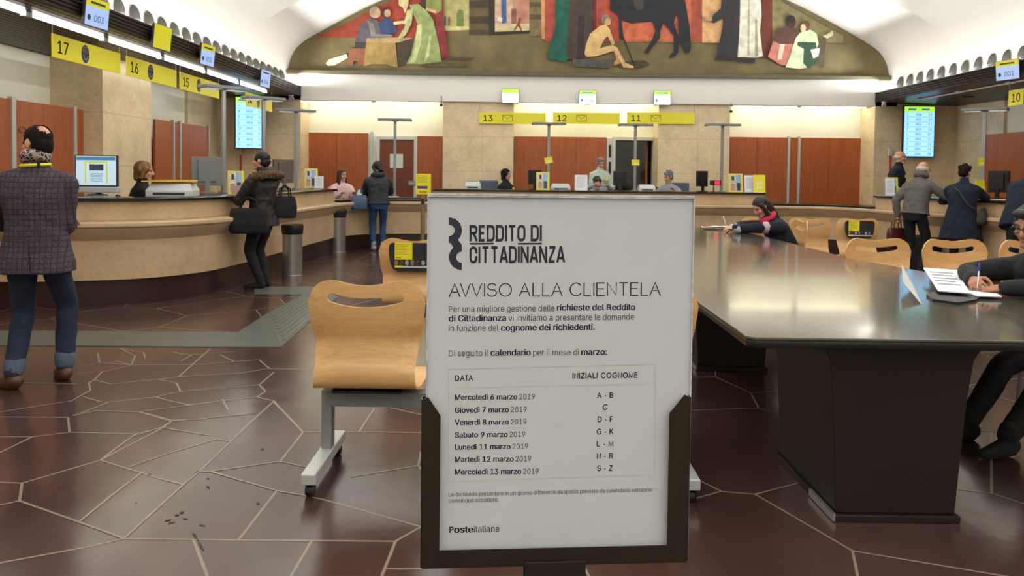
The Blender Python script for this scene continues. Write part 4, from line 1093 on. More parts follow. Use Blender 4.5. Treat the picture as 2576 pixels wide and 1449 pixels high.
def note(label, u, v, Y, w, h, tilt):
    p = PY(u, v, Y); t = thing('sticky_note', label, 'note', p)
    mb = MB(); mb.cbox((0, 0, 0), (w, 0.004, h), 0, Matrix.Rotation(tilt, 4, 'Y')); mb.build('note_card', YELLOW, t)
    mb = MB(); mb.cbox((0.01, -0.003, -0.2 * h), (w * 0.5, 0.001, h * 0.22), 0, Matrix.Rotation(tilt, 4, 'Y')); mb.build('printed_patch', PAPER, t)
note('tilted yellow note stuck on the lamp post below the number 12', 1380, 403, 15.39, 0.15, 0.12, -0.25)
note('yellow note stuck on the lamp post in front of the doorway', 1599, 409, 15.39, 0.15, 0.11, 0)
note('yellow note stuck on the lamp post of the right-hand counter', 2468, 407, 12.55, 0.10, 0.13, 0)

# fluorescent battens
def batten(label, p0, p1, lit=True, sidex=0.0):
    p0, p1 = Vector(p0), Vector(p1)
    t = thing('fluorescent_lamp', label, 'lamp', (p0 + p1) / 2)
    a, b = p0 - (p0 + p1) / 2, p1 - (p0 + p1) / 2; d = (b - a).normalized()
    mb = MB(); mb.tube([a + d * 0.03 + Vector((sidex, 0, 0)), b - d * 0.03 + Vector((sidex, 0, 0))], 0.013 if sidex else 0.019, 10)
    mb.build('tube', (TUBE if sidex else TUBE_B) if lit else M('unlit_tube', (240, 214, 190), 0.3, var=0.02), t)
    n = Vector((-d.y, d.x, 0)) * 0.03; 
    mb = MB(); up = Vector((0, 0, 1))
    q = [-n + up * 0.022, n + up * 0.022, n + up * 0.055, -n + up * 0.055]
    if sidex: q = [Vector((-sidex - 0.03, 0, 0.004)), Vector((-sidex + 0.02, 0, 0.004)), Vector((-sidex + 0.02, 0, 0.032)), Vector((-sidex - 0.03, 0, 0.032))]
    mb.loft([[a + s for s in q], [b + s for s in q]]); mb.build('lamp_channel', M('pinkish_brown_channel', (120, 84, 64), 0.4) if sidex else LGREY, t)
    for e in (a, b):
        mb = MB(); mb.cbox(e + Vector((sidex / 2, 0, 0.005)), (0.06, 0.05, 0.05)); mb.build('end_socket', LGREY, t)
    return t
ends = [3.0, 4.6, 6.2]
yy = [PX(u, v, -4.9).y for u, v in ((52, 21), (250, 87), (394, 133), (505, 171), (590, 199), (662, 226))]
ys_ = [yy[0] - 3.4, yy[0] - 1.7] + yy
for k in range(len(ys_) - 1):
    batten('lit tube lamp under the left soffit, %s counting from the rear' % ORD[len(ys_) - 2 - k], (-4.86, ys_[k] + 0.03, 2.93), (-4.86, ys_[k+1] - 0.03, 2.93), True, 0.03)
yy = [PX(u, v, mx(-4.9)).y for u, v in ((2318, 247), (2418, 226), (2548, 200))]
yy = yy + [yy[-1] - 1.6, yy[-1] - 3.2]
for k in range(len(yy) - 1):
    batten('unlit tube lamp under the right soffit, %s from the rear' % ORD[k], (mx(-4.86), yy[k+1] + 0.03, 2.93), (mx(-4.86), yy[k] - 0.03, 2.93), False, -0.03)
for lab, u0, u1 in (('lit tube lamp above the left rear bay, left one of the pair', 764, 938), ('lit tube lamp above the closed rear door', 943, 1109), ('lit tube lamp behind the hanging number 12, left one of the pair', 1302, 1470), ('lit tube lamp above the open doorway', 1484, 1646), ('lit tube lamp above the right rear bay, left one of the pair', 1842, 2008), ('lit tube lamp at the far right above the rear bay', 2013, 2181)):
    a, b = PY(u0, 250, 16.84), PY(u1, 255, 16.84)
    batten(lab, (a.x, 16.84, 2.90), (b.x, 16.84, 2.90))
# scoop uplights along both cornices
def scoop_proto():
    mb = MB(); n = 14; m = 8
    outer = []
    for i in range(m + 1):                            # quarter of a hollow sphere, opened to the wall (local -x is the wall)
        ph = (PI / 2) * i / m; ring = []
        for k in range(n + 1):
            th = -PI / 2 + PI * k / n
            ring.append((0.105 * math.cos(ph) * math.cos(th) - 0.02, 0.062 * math.cos(ph) * math.sin(th), 0.21 * math.sin(ph) + 0.05))
        outer.append(ring)
    mb.loft(outer, closed=False)
    me = mb.mesh('scoop_shade'); me = evaluated(me, [('SOLIDIFY', dict(thickness=0.008, offset=-1))])
    me.materials.append(M('grey_scoop_metal', (84, 82, 78), 0.45, 0.2)); me.shade_smooth()
    b = MB(); b.cap((-0.06, 0, 0.06), 0.022, (-0.06, 0, 0.12), 0.026, 10); bl = b.mesh('bulb'); bl.materials.append(BULB)
    s = MB(); s.box(-0.08, -0.03, 0.0, -0.02, 0.03, 0.06); sk = s.mesh('socket'); sk.materials.append(LGREY)
    return me, bl, sk
SCO = scoop_proto()
def scoop(side, y, label):
    x = -4.715 if side == 'left' else mx(-4.715)
    t = thing('scoop_uplight', label, 'uplight', (x, y, 3.18), 0 if side == 'left' else PI, 'scoop uplights along the %s cornice' % side)
    for nm, me in zip(('scoop_shade', 'bulb', 'socket'), SCO):
        o = bpy.data.objects.new(nm, me); COL.objects.link(o); o.parent = t
for k in range(19): scoop('left', 15.95 - 0.382 * k, 'small scoop uplight on the left cornice, %s counting from the mural' % ORD[k])
for k in range(13): scoop('right', 15.95 - 0.382 * k, 'small scoop uplight on the right cornice, %s counting from the mural' % ORD[k])

# ------------------------------------------------------------------ hanging number boards
def hanging_sign(num, label, A, B, z0, z1, emblem, drop, fcol=None):
    """board from A to B (x, y), facing the hall"""
    A, B = Vector((A[0], A[1], 0)), Vector((B[0], B[1], 0)); mid = (A + B) / 2; d = (B - A); Lh = d.length; d.normalize()
    ang = math.atan2(d.y, d.x)
    t = thing('hanging_sign', label, 'sign', (mid.x, mid.y, z0), ang)
    H = z1 - z0
    mb = MB(); mb.box(-Lh / 2, -0.006, 0, Lh / 2, 0.006, H); mb.build('board', YELLOW2, t)
    mb = MB(); text_into(mb, num, (-Lh / 2 + 0.085 * Lh / 1.33, -0.0075, H * 0.22), (1, 0, 0), (0, 0, 1), None, H * 0.54, 0.01)
    mb.build('numeral', M('dark_numeral', (34, 34, 48), 0.5), t, fix=False)
    for s in (-1, 1):
        mb = MB(); mb.tube([(s * (Lh / 2 - 0.01), 0, H), (s * (Lh / 2 - 0.01), 0, drop - z0)], 0.004, 6); mb.build('hanging_wire', ALU, t)
    if emblem == 'oval':
        mb = MB(); c = (-0.08, -0.0085, H / 2); mb.ell(c, (0.078, 0.002, 0.098), n=28, m=16); e = mb.build('emblem', NAVY, t, smooth=True)
        mb = MB(); text_into(mb, 'AMICO', (c[0], -0.0112, H / 2 + 0.012), (1, 0, 0), (0, 0, 1), 0.135, 0.040, 0.02, align='CENTER')
        mb.build('emblem_word', YELLOW, e, fix=False)
        mb = MB(); text_into(mb, 'SPORTELLO', (c[0], -0.0112, H / 2 + 0.062), (1, 0, 0), (0, 0, 1), 0.08, 0.012, 0.0, align='CENTER')
        for k in range(9):
            a = math.radians(200 + 17 * k); mb.cbox((c[0] + 0.046 * math.cos(a), -0.0108, H / 2 + 0.0 + 0.062 * math.sin(a)), (0.007, 0.001, 0.012), 0)
        mb.build('emblem_ring_text', M('pale_emblem_print', (210, 214, 224), 0.5), e, fix=False)
    elif emblem == 'envelope':
        mb = MB(); c = Vector((-0.10, 0, H / 2)); w_, h_, s_ = 0.10, 0.062, 0.009
        def seg(a, b):
            a, b = Vector(a), Vector(b); dd = (b - a).normalized(); n = Vector((-dd.y, dd.x)) * s_ / 2
            mb.poly([(c.x + q.x, -0.0075, c.z + q.y) for q in (a - n, b - n, b + n, a + n)])
        for a, b in (((-w_, -h_), (w_, -h_)), ((w_, -h_), (w_, h_)), ((w_, h_), (-w_, h_)), ((-w_, h_), (-w_, -h_)), ((-w_, h_), (0, -0.012)), ((0, -0.012), (w_, h_))): seg(a, b)
        mb.build('envelope_symbol', M('olive_print', (104, 106, 30), 0.5), t, fix=False)
    return t
for num, u0, u1, lab in (('17', 131, 302, 'long yellow hanging sign numbered seventeen, nearest to us on the left'), ('16', 318, 443, 'long yellow hanging sign numbered sixteen, middle of the three long ones on the left'), ('15', 452, 551, 'long yellow hanging sign numbered fifteen, partly behind a lamp head'), ('14', 618, 684, 'short yellow hanging sign behind the lamp heads at the rear left')):
    y0, y1 = PX(u0, 150, -4.75).y, PX(u1, 200, -4.75).y
    hanging_sign(num, lab, (-4.75, y0), (-4.75, y1), 2.555, 2.795, 'oval', 2.97)
for num, u0, u1, lab in (('13', 1205, 1373, 'yellow envelope sign numbered thirteen, half in front of the stone pier'), ('12', 1391, 1559, 'yellow envelope sign numbered twelve, middle of the three over the rear counter'), ('11', 1577, 1747, 'yellow envelope sign numbered eleven, nearest the right-hand stone pier')):
    a, b = PY(u0, 297, 16.53), PY(u1, 301, 16.53)
    hanging_sign(num, lab, (a.x, 16.53), (b.x, 16.53), a.z - 0.112, a.z + 0.117, 'envelope', 2.893)
y1_ = PX(2538, 250, mx(-4.75)).y
t = hanging_sign('10', 'yellow and blue hanging sign numbered ten at the right edge', (mx(-4.75), y1_), (mx(-4.75), y1_ - 1.35), 2.555, 2.795, None, 2.97)
mb = MB(); mb.box(-0.675 + 0.37, -0.0085, 0.0, 0.675, -0.0065, 0.24); mb.build('blue_panel', BLUE, t)

# ------------------------------------------------------------------ screens
def screen_mat(name, c, e): return M(name, c, 0.25, var=0.0, emit=e)
SCR_B = screen_mat('lit_screen_blue', (128, 190, 240), 1.0); SCR_W = screen_mat('lit_screen_white', (208, 230, 246), 1.0); SCR_G = screen_mat('lit_screen_green', (160, 222, 60), 1.0)
SCR_D = screen_mat('dimmer_screen_blue', (138, 160, 206), 0.55); SCR_Y = screen_mat('dim_screen_olive', (176, 168, 24), 0.45); SCR_T = screen_mat('screen_text_blue', (58, 120, 200), 0.6); SCR_K = M('screen_text_dark', (40, 44, 60), 0.5)
def queue_board(label, p, w_, h_, ang, rows):
    t = thing('queue_screen', label, 'screen', p, ang)
    mb = MB(); mb.box(-w_/2 - 0.02, 0.0, -h_/2 - 0.02, w_/2 + 0.02, 0.06, h_/2 + 0.02); mb.build('bezel', BLACK, t, bevel=0.01)
    mb = MB(); mb.box(-0.15, 0.06, -0.15, 0.15, 0.16, 0.15); mb.build('wall_bracket', DGREY, t)
    hd = 0.11 * h_
    mb = MB(); mb.box(-w_/2, -0.003, -h_/2, w_/2, 0.0005, h_/2 - hd, 0); mb.box(-w_/2, -0.003, h_/2 - hd, w_/2, 0.0005, h_/2, 2)
    rh = (h_ - hd) / len(rows)
    for k in range(len(rows)):
        z1 = h_/2 - hd - k * rh
        mb.box(-w_/2 + 0.012, -0.0042, z1 - rh * 0.86, w_/2 - 0.012, -0.0028, z1 - rh * 0.1, 1)
    mb.build('display', [SCR_B, screen_mat('lit_screen_pale_blue', (160, 212, 246), 1.0), SCR_G], t)
    mb = MB()
    for k, (s, a, b) in enumerate(rows):
        z = h_/2 - hd - (k + 0.70) * rh; c = rh * 0.46
        for tx, x, al in ((s, -w_/2 + 0.05, 'LEFT'), (a, -0.02, 'CENTER'), (b, w_/2 - 0.05, 'RIGHT')):
            text_into(mb, tx, (x, -0.0055, z), (1, 0, 0), (0, 0, 1), None, c, 0.02, align=al)
    for x in (-0.15, 0.12): mb.box(x - 0.08, -0.0045, h_/2 - hd * 0.65, x + 0.08, -0.004, h_/2 - hd * 0.35)
    mb.build('display_text', SCR_T, t, fix=False)
    return t
R9 = [('L', '004', '12'), ('C', '006', '18'), ('P', '004', '17'), ('F', '009', '16'), ('L', '003', '07'), ('O', '006', '13'), ('A', '002', '10'), ('P', '004', '11'), ('C', '004', '08')]
p = PY(2312, 331, 16.335); s_ = F_PX / 16.335
queue_board('large lit queue screen on the right-hand stone pier, green header', p, 75 / s_, 124 / s_, 0.0, R9)
p = PY(630, 309, 16.14); s_ = F_PX / 16.14
queue_board('large lit blue queue screen on the left-hand stone pier', p, 70 / s_, 126 / s_, 0.42, [('C', '003', '18'), ('P', '003', '17'), ('F', '003', '14'), ('L', '003', '07'), ('O', '006', '12'), ('A', '002', '10'), ('P', '003', '11'), ('C', '002', '08')])
def small_screen(label, p, w_, h_, ang, tilt, txt, top, low, tcol, gl=0.30):
    t = thing('desk_screen', label, 'screen', p, 0); t.rotation_euler = (tilt, 0, ang); t.rotation_mode = 'XYZ'
    mb = MB(); mb.box(-w_/2, 0, -h_/2, w_/2, 0.035, h_/2); mb.build('bezel', DGREY, t, bevel=0.006)
    mb = MB(); b = 0.008; zc = h_/2 - b - (h_ - 2*b) * gl
    mb.box(-w_/2 + b, -0.002, -h_/2 + b, w_/2 - b, 0.0005, zc, 0); mb.box(-w_/2 + b, -0.002, zc, w_/2 - b, 0.0005, h_/2 - b, 1)
    mb.build('display', [low, top], t)
    mb = MB(); mb.box(-0.02, 0.03, -0.02, 0.02, 0.12, 0.02); mb.build('bracket', DGREY, t)
    if txt:
        mb = MB(); text_into(mb, txt, (0.03, -0.004, -h_ * 0.30), (1, 0, 0), (0, 0, 1), None, h_ * 0.22, 0.0, align='CENTER')
        mb.ell((-w_ * 0.33, -0.003, -h_ * 0.2), (w_ * 0.07, 0.0008, w_ * 0.08), n=12, m=6)
        mb.box(-w_ * 0.3, -0.0035, h_ * 0.28, w_ * 0.3, -0.003, h_ * 0.36)
        mb.build('display_text', tcol, t, fix=False)
    return t
for u, v, txt, lab, tp in ((245, 34, '003', 'small screen reading 003 on the edge of the left soffit', SCR_Y), (409, 95, '', 'small yellow-green screen on the left soffit, second from us', SCR_Y), (523, 139, '003', 'small pale screen on the left soffit above the number 15', SCR_Y), (668, 198, '004', 'small pale screen at the rear end of the left soffit', SCR_D)):
    p = PX(u, v, -4.37)
    small_screen(lab, p, 0.40, 0.30, PI / 2 - 0.1, 0.10, txt, tp, SCR_D if txt else SCR_Y, SCR_K)
p = PX(2534, 176, mx(-4.37)); small_screen('small screen reading 001 on the edge of the right soffit', p, 0.40, 0.30, -PI / 2 + 0.3, 0.10, '001', SCR_Y, SCR_D, SCR_K)
for u, v, txt, lab in ((1284, 241, '', 'blank small bright screen on the beam, left of the other two'), (1478, 245, '004', 'small bright screen on the beam above the bending clerk, with digits'), (1666, 246, '003', 'small bright screen on the beam nearest the right-hand stone pier')):
    p = PY(u, v, 16.38); small_screen(lab, p, 0.35, 0.295, 0, 0.06, txt, SCR_G, SCR_W, SCR_T)

# ------------------------------------------------------------------ little fittings
def cctv(label, p, ang, hang=0.07):
    t = thing('security_camera', label, 'camera', p, ang)
    mb = MB(); mb.lathe((0, 0, 0), [(0, 0), (0.05, 0), (0.05, -0.02), (0.02, -0.03), (0.02, -hang), (0, -hang)], 16); mb.build('mount', LGREY, t)
    mb = MB(); mb.cap((0, 0.03, -hang - 0.03), 0.045, (0, -0.08, -hang - 0.045), 0.042, 14); mb.build('camera_body', LGREY, t, smooth=True)
    mb = MB(); mb.ell((0, -0.115, -hang - 0.05), (0.026, 0.012, 0.026)); mb.build('lens', M('reddish_lens', (170, 80, 84), 0.2), t, smooth=True)
p = PY(732, 240, 16.2); cctv('small white camera at the rear end of the left soffit', (p.x, 16.2, 2.955), 0.5, 0.03)
p = PY(2224, 262, 16.2); cctv('small white and red camera at the rear end of the right soffit', (p.x, 16.2, 2.955), -0.5, 0.03)
for u, v, lab in ((1110, 262, 'tiny black camera hanging beside the left stone pier'), (1839, 278, 'tiny black camera hanging at the right edge of the right stone pier')):
    p = PY(u, v, 16.48)
    t = thing('hanging_sensor', lab, 'sensor', p)
    mb = MB(); mb.tube([(0, 0, 0.17), (0, 0, 0)], 0.006, 6); mb.build('stem', BLACK, t)
    mb = MB(); mb.ell((0, 0, -0.02), (0.035, 0.035, 0.03)); mb.build('sensor_head', BLACK, t, smooth=True)
for u, v, X, lab in ((220, 98, -5.25, 'round recessed downlight in the left soffit above the number 17'), (2436, 232, mx(-5.4), 'round recessed downlight in the right soffit')):
    p = PX(u, v, X); t = thing('downlight', lab, 'downlight', (X, p.y, 2.93))
    mb = MB(); mb.lathe((0, 0, 0), [(0.06, 0.0), (0.10, 0.0), (0.105, -0.02), (0.06, -0.03), (0.055, -0.01)], 24); mb.build('trim_ring', M('tarnished_ring', (120, 104, 84), 0.4, 0.3), t, smooth=True)
    mb = MB(); mb.lathe((0, 0, -0.012), [(0, 0), (0.058, 0), (0.058, 0.01), (0, 0.01)], 20); mb.build('lens', M('dim_lens', (150, 136, 110), 0.3), t)
def conduit(label, u, v0, v1, Y):
    a, b = PY(u, v0, Y), PY(u, v1, Y); t = thing('red_rod', label, 'rod', (a.x, Y, b.z))
    mb = MB(); mb.tube([(0, 0, 0), (0, 0, a.z - b.z)], 0.022, 10); mb.build('rod', RED, t)
    mb = MB(); mb.box(-0.055, -0.04, (a.z - b.z) * 0.62, 0.015, 0.03, (a.z - b.z) * 0.98); mb.build('white_box', LGREY, t, bevel=0.005)
conduit('thin red rod on the left stone pier beside the blue screen', 606, 352, 450, 16.42)
conduit('thin red rod on the right stone pier behind the bald clerk', 2241, 370, 430, 16.42)
p = PY(997, 405, 17.12); t = thing('door_notice', 'pale sheet taped to the closed rear door', 'notice', (p.x, 17.135, p.z))
mb = MB(); mb.box(-0.14, 0, -0.15, 0.14, 0.004, 0.15); mb.build('paper_sheet', M('pale_green_paper', (206, 216, 206), 0.7, var=0.02), t)
# ------------------------------------------------------------------ things on the counters
def at_z(u, v, z): return PZ(u, v, z)
def monitor(label, loc, ang, w_=0.42, h_=0.34, back=True, body=None, content=None):
    """ang = direction the screen faces is local -y"""
    body = body or DGREY
    t = thing('monitor', label, 'monitor', loc, ang)
    mb = MB(); mb.lathe((0, 0.02, 0), [(0, 0), (0.11, 0), (0.11, 0.010), (0.03, 0.022), (0, 0.022)], 22); mb.build('foot', body, t, smooth=True)
    mb = MB(); mb.box(-0.03, 0.03, 0.015, 0.03, 0.05, 0.16); mb.build('stand', body, t)
    mb = MB(); mb.box(-w_/2, -0.02, 0.10, w_/2, 0.03, 0.10 + h_); mb.box(-w_*0.3, 0.03, 0.15, w_*0.3, 0.05, 0.06 + h_); mb.build('casing', body, t, bevel=0.008)
    mb = MB(); mb.box(-w_/2 + 0.015, -0.0215, 0.118, w_/2 - 0.015, -0.0195, 0.088 + h_); d = mb.build('display', content or SCR_D, t)
    return t
def office_device(label, loc, ang, sx=0.30, sy=0.26, h=0.13, green=True, nm='printer', cat='printer'):
    t = thing(nm, label, cat, loc, ang)
    mb = MB(); mb.loft([[(-sx/2, -sy/2, 0), (sx/2, -sy/2, 0), (sx/2, sy/2, 0), (-sx/2, sy/2, 0)], [(-sx/2, -sy/2, h*0.45), (sx/2, -sy/2, h*0.45), (sx/2, sy/2, h*0.45), (-sx/2, sy/2, h*0.45)],
             [(-sx*0.42, -sy*0.30, h), (sx*0.42, -sy*0.30, h), (sx*0.42, sy*0.45, h), (-sx*0.42, sy*0.45, h)]]); mb.build('casing', LGREY, t, bevel=0.006)
    mb = MB(); mb.box(-sx*0.34, -sy/2 - 0.004, h*0.12, sx*0.34, -sy/2 + 0.004, h*0.30); mb.build('paper_slot', DGREY, t)
    mb = MB(); mb.box(-sx*0.40, -sy*0.22, h, sx*0.1, sy*0.35, h + 0.012); mb.build('cover', MGREY, t, bevel=0.004)
    if green:
        mb = MB(); mb.box(sx*0.12, -sy*0.2, h - 0.004, sx*0.30, 0.0, h + 0.012); mb.build('green_key', GREEN, t)
    return t
def leaflet_stand(label, loc, ang, w_=0.22, h_=0.30, kind='photo'):
    t = thing('leaflet_holder', label, 'leaflet holder', loc, ang)
    lean = Matrix.Rotation(-0.16, 4, 'X')
    mb = MB(); mb.box(-w_/2, -0.004, 0.004, w_/2, 0.004, h_, 0, lean); mb.box(-w_/2, -0.03, 0.0, w_/2, 0.09, 0.006); mb.build('holder', M('clear_acrylic', (206, 212, 212), 0.1, var=0.03) if kind != 'photo' else YELLOW, t)
    if kind == 'photo':
        mb = MB(); mb.box(-w_*0.43, -0.008, h_*0.06, w_*0.02, -0.0045, h_*0.94, 0, lean); mb.box(w_*0.02, -0.008, h_*0.06, w_*0.36, -0.0045, h_*0.94, 1, lean)
        mb.box(-w_*0.36, -0.0095, h_*0.10, -w_*0.06, -0.0075, h_*0.45, 2, lean); mb.box(-w_*0.28, -0.0095, h_*0.62, -w_*0.10, -0.0075, h_*0.86, 3, lean); mb.box(w_*0.06, -0.0095, h_*0.1, w_*0.30, -0.0075, h_*0.5, 3, lean)
        mb.build('photo_leaflet', [M('leaflet_cream', (214, 206, 190), 0.4, var=0.25, vs=14), M('leaflet_sky', (150, 178, 208), 0.4, var=0.2, vs=12), M('leaflet_skin', (190, 150, 120), 0.4, var=0.3, vs=20), M('leaflet_dark', (52, 50, 56), 0.4, var=0.4, vs=24)], t)
    elif kind == 'white':
        mb = MB(); mb.box(-w_*0.46, -0.008, h_*0.04, w_*0.46, -0.0045, h_*0.98, 0, lean); mb.build('paper_sheet', PAPER, t)
        mb = MB()
        for k in range(9): mb.box(-w_*0.36, -0.0088, h_*(0.84 - 0.08*k), w_*(0.36 - 0.06*(k % 3)), -0.0083, h_*(0.86 - 0.08*k), 0, lean)
        mb.build('printed_lines', M('grey_print', (150, 152, 160), 0.6), t)
    elif kind == 'yellow':
        mb = MB(); mb.box(-w_*0.5, -0.008, h_*0.0, w_*0.5, -0.0045, h_*1.0, 0, lean); mb.build('yellow_sheet', YELLOW, t)
        mb = MB()
        for i in range(2):
            for k in range(2): mb.ell((-w_*0.14 + w_*0.28*i, -0.009, h_*(0.28 + 0.26*k)), (w_*0.13, 0.001, h_*0.11), n=12, m=6)
        me = mb; o_ = me.build('printed_dots', M('pale_yellow_print', (240, 236, 160), 0.5), t); o_.rotation_euler = (-0.16, 0, 0)
    return t
def on_ctr(u, Y=None, X=None, z=CT):
    p = PY(u, 460, Y) if Y else PX(u, 460, X); return (p.x, p.y, z)
# left counter
scrc = M('web_page', (190, 216, 228), 0.3, var=0.02, emit=0.5)
px = PZ(238, 492, CT); t = monitor('monitor showing a web page beside the man in the tweed jacket', (px.x, px.y + 0.05, CT), 0.12, 0.46, 0.36, content=scrc)
mb = MB(); zz = 0.10
mb.box(-0.21, -0.0226, 0.40, 0.21, -0.0214, 0.44, 0); mb.box(-0.12, -0.0226, 0.14, -0.104, -0.0214, 0.385, 1); mb.box(0.11, -0.0226, 0.14, 0.126, -0.0214, 0.385, 1); mb.box(-0.12, -0.0226, 0.372, 0.126, -0.0214, 0.388, 1)
mb.box(-0.07, -0.0228, 0.285, 0.08, -0.0216, 0.355, 2)
for k in range(6): mb.box(-0.06, -0.0226, 0.16 + 0.017*k, 0.07, -0.0214, 0.166 + 0.017*k, 0)
mb.build('page_content', [M('page_blue', (70, 130, 176), 0.4, emit=0.4), M('page_yellow', (200, 206, 60), 0.4, emit=0.4), M('page_grey', (70, 86, 104), 0.4, emit=0.1)], t)
mb = MB(); mb.box(-0.24, -0.03, 0.03, 0.24, 0.05, 0.10); mb.build('lower_bar', LGREY, t, bevel=0.01)
px = PZ(428, 494, CT); office_device('pale grey franking machine with a green key on the left counter', (px.x, px.y + 0.08, CT), 0.15, 0.50, 0.36, 0.15, nm='franking_machine', cat='office machine')
t = thing('yellow_envelope', 'large yellow envelope lying on the grey franking machine', 'envelope', (px.x + 0.0, px.y + 0.08, CT + 0.164), 0.2)
mb = MB(); pts = [(-0.30, -0.17), (0.28, -0.12), (0.24, 0.16), (-0.26, 0.13)]; mb.prism(pts, lambda p: (p[0], p[1], 0.0), lambda p: (p[0], p[1], 0.012 + 0.01 * (p[0] > 0)))
mb.build('envelope_body', M('manila_yellow', (238, 196, 88), 0.6, var=0.05), t); mb = MB(); mb.prism([(-0.26, 0.13), (0.24, 0.16), (0.23, 0.10), (-0.02, 0.04), (-0.26, 0.08)], lambda p: (p[0], p[1], 0.020), lambda p: (p[0], p[1], 0.023)); mb.build('flap', M('manila_flap', (226, 182, 78), 0.6), t)
p = on_ctr(528, X=-4.1); monitor('grey monitor seen from behind, left of the first lamp post', (-4.1, p[1] - 0.1, CT), PI + 0.5, 0.40, 0.38, body=MGREY)
p = on_ctr(594, X=-3.62); leaflet_stand('yellow leaflet holder on the left counter, in front of the woman with the fur collar', (-3.62, p[1], CT), PI/2 - 1.1, 0.20, 0.30)
p = on_ctr(640, X=-3.95); office_device('pale grey printer on the left counter behind the woman with the fur collar', (-3.95, p[1], CT), PI / 2, 0.34, 0.3, 0.13, green=False)
p = on_ctr(712, X=-4.0); monitor('brown-grey monitor back on the left counter, behind the fur-collared woman', (-4.0, p[1], CT), PI + 0.9, 0.40, 0.40, body=M('taupe_plastic', (104, 92, 84), 0.5))
p = on_ctr(786, X=-3.75); leaflet_stand('yellow photo leaflet holder at the rear end of the left counter', (-3.75, p[1] - 0.1, CT), 0.3, 0.24, 0.36)
p = on_ctr(806, X=-3.55); leaflet_stand('clear leaflet holder beside the clerk in the pink jacket', (-3.55, p[1] - 0.1, CT), 0.2, 0.16, 0.22, 'white')
# rear counter
def rear(u, Y, z=CT): return (PY(u, 460, Y).x, Y, z)
office_device('black and grey card terminal on the low counter beside the pink-jacketed clerk', rear(915, 15.3, CL), 0.1, 0.24, 0.24, 0.16, False, 'card_terminal', 'terminal')
mb = MB(); x, y, z = rear(1005, 15.25, CL)
t = thing('document_tray', 'flat dark tray with papers on the low counter left of the belt post', 'tray', (x, y, z)); mb.box(-0.5, -0.18, 0, 0.42, 0.2, 0.025); mb.build('tray', DGREY, t, bevel=0.004)
mb = MB(); mb.box(-0.30, -0.1, 0.026, -0.02, 0.1, 0.04); mb.build('paper_stack', PAPER, t)
office_device('pale printer with a green key, left of the dark-haired seated clerk', rear(1190, 15.5), 0, 0.30, 0.26, 0.14)
monitor('black monitor back beside the photo leaflet on the rear counter', rear(1345, 15.55), PI, 0.26, 0.28, body=BLACK)
leaflet_stand('yellow-edged photo leaflet on the rear counter under the number 12', rear(1366, 15.12), 0.05, 0.25, 0.34)
office_device('pale grey printer with a green key, under the hanging number 12', rear(1410, 15.45), 0, 0.38, 0.26, 0.12)
leaflet_stand('white printed sheet standing on the rear counter in front of the bending clerk', rear(1462, 15.06), 0.0, 0.245, 0.30, 'white')
monitor('black monitor in front of the open doorway on the rear counter', rear(1559, 15.55), PI, 0.26, 0.28, body=BLACK)
office_device('pale grey printer with a green key, in front of the open doorway', rear(1626, 15.45), 0, 0.32, 0.26, 0.12)
monitor('black monitor back on the rear counter beside the red display', rear(1765, 15.4), PI + 0.35, 0.24, 0.30, body=BLACK)
x, y, z = rear(1802, 15.3); t = thing('number_display', 'small black display on a stalk with a glowing red panel', 'display', (x, y, z))
mb = MB(); mb.lathe((-0.05, 0, 0), [(0, 0), (0.05, 0), (0.05, 0.008), (0.012, 0.014), (0.012, 0.14), (0, 0.14)], 14); mb.build('stalk', BLACK, t)
mb = MB(); mb.box(-0.12, -0.02, 0.13, 0.09, 0.03, 0.22); mb.build('casing', BLACK, t, bevel=0.005)
mb = MB(); mb.box(-0.03, -0.023, 0.145, 0.06, -0.0195, 0.205); mb.build('red_panel', M('red_led_panel', (255, 30, 50), 0.3, var=0, emit=1.6), t)
leaflet_stand('yellow photo leaflet at the right end of the high rear counter', rear(1852, 15.2), 0.08, 0.28, 0.36)
leaflet_stand('white sheet in a clear holder at the right end of the high rear counter', rear(1888, 15.15), 0.0, 0.22, 0.33, 'white')
leaflet_stand('bright yellow card with four pale dots at the end of the high rear counter', rear(1911, 15.02), -0.05, 0.22, 0.34, 'yellow')
# right counter
def rc(u, X): 
    p = PX(u, 470, X); return (X, p.y, CT)
x, y, z = rc(2248, 6.52); leaflet_stand('yellow leaflet holder in front of the bald clerk', (x, 13.9, z), -0.1, 0.20, 0.32)
leaflet_stand('clear holder with pale leaflets in front of the bald clerk', (6.40, 13.72, z), -0.1, 0.16, 0.30, 'white')
t = office_device('grey printer on the right-hand counter between the grey-jacketed man and the woman in navy', (7.15, 12.75, CT), -PI / 2 + 0.9, 0.42, 0.3, 0.14, False)
monitor('black monitor on the right-hand counter behind its lamp post', (7.55, 12.55, CT), PI/2 + 0.4, 0.34, 0.34, body=BLACK)
leaflet_stand('yellow leaflet card in front of the face of the woman in navy', (7.22, 12.45, CT), 0.2, 0.16, 0.30, 'yellow')
office_device('pale grey keyboard printer at the right end of the right-hand counter', (7.62, 12.0, CT), -PI / 2 + 0.3, 0.40, 0.3, 0.10, False)
t = thing('desk_mat', 'yellow-edged desk mat under the hand of the woman in navy', 'mat', (7.18, 11.7, CT), -PI / 2 + 0.15)
mb = MB(); mb.box(-0.35, -0.17, 0, 0.35, 0.17, 0.006); mb.build('mat', M('mat_yellow', (226, 200, 60), 0.5), t); mb = MB(); mb.box(-0.2, -0.10, 0.0062, 0.15, 0.12, 0.009); mb.build('paper_sheet', PAPER, t)

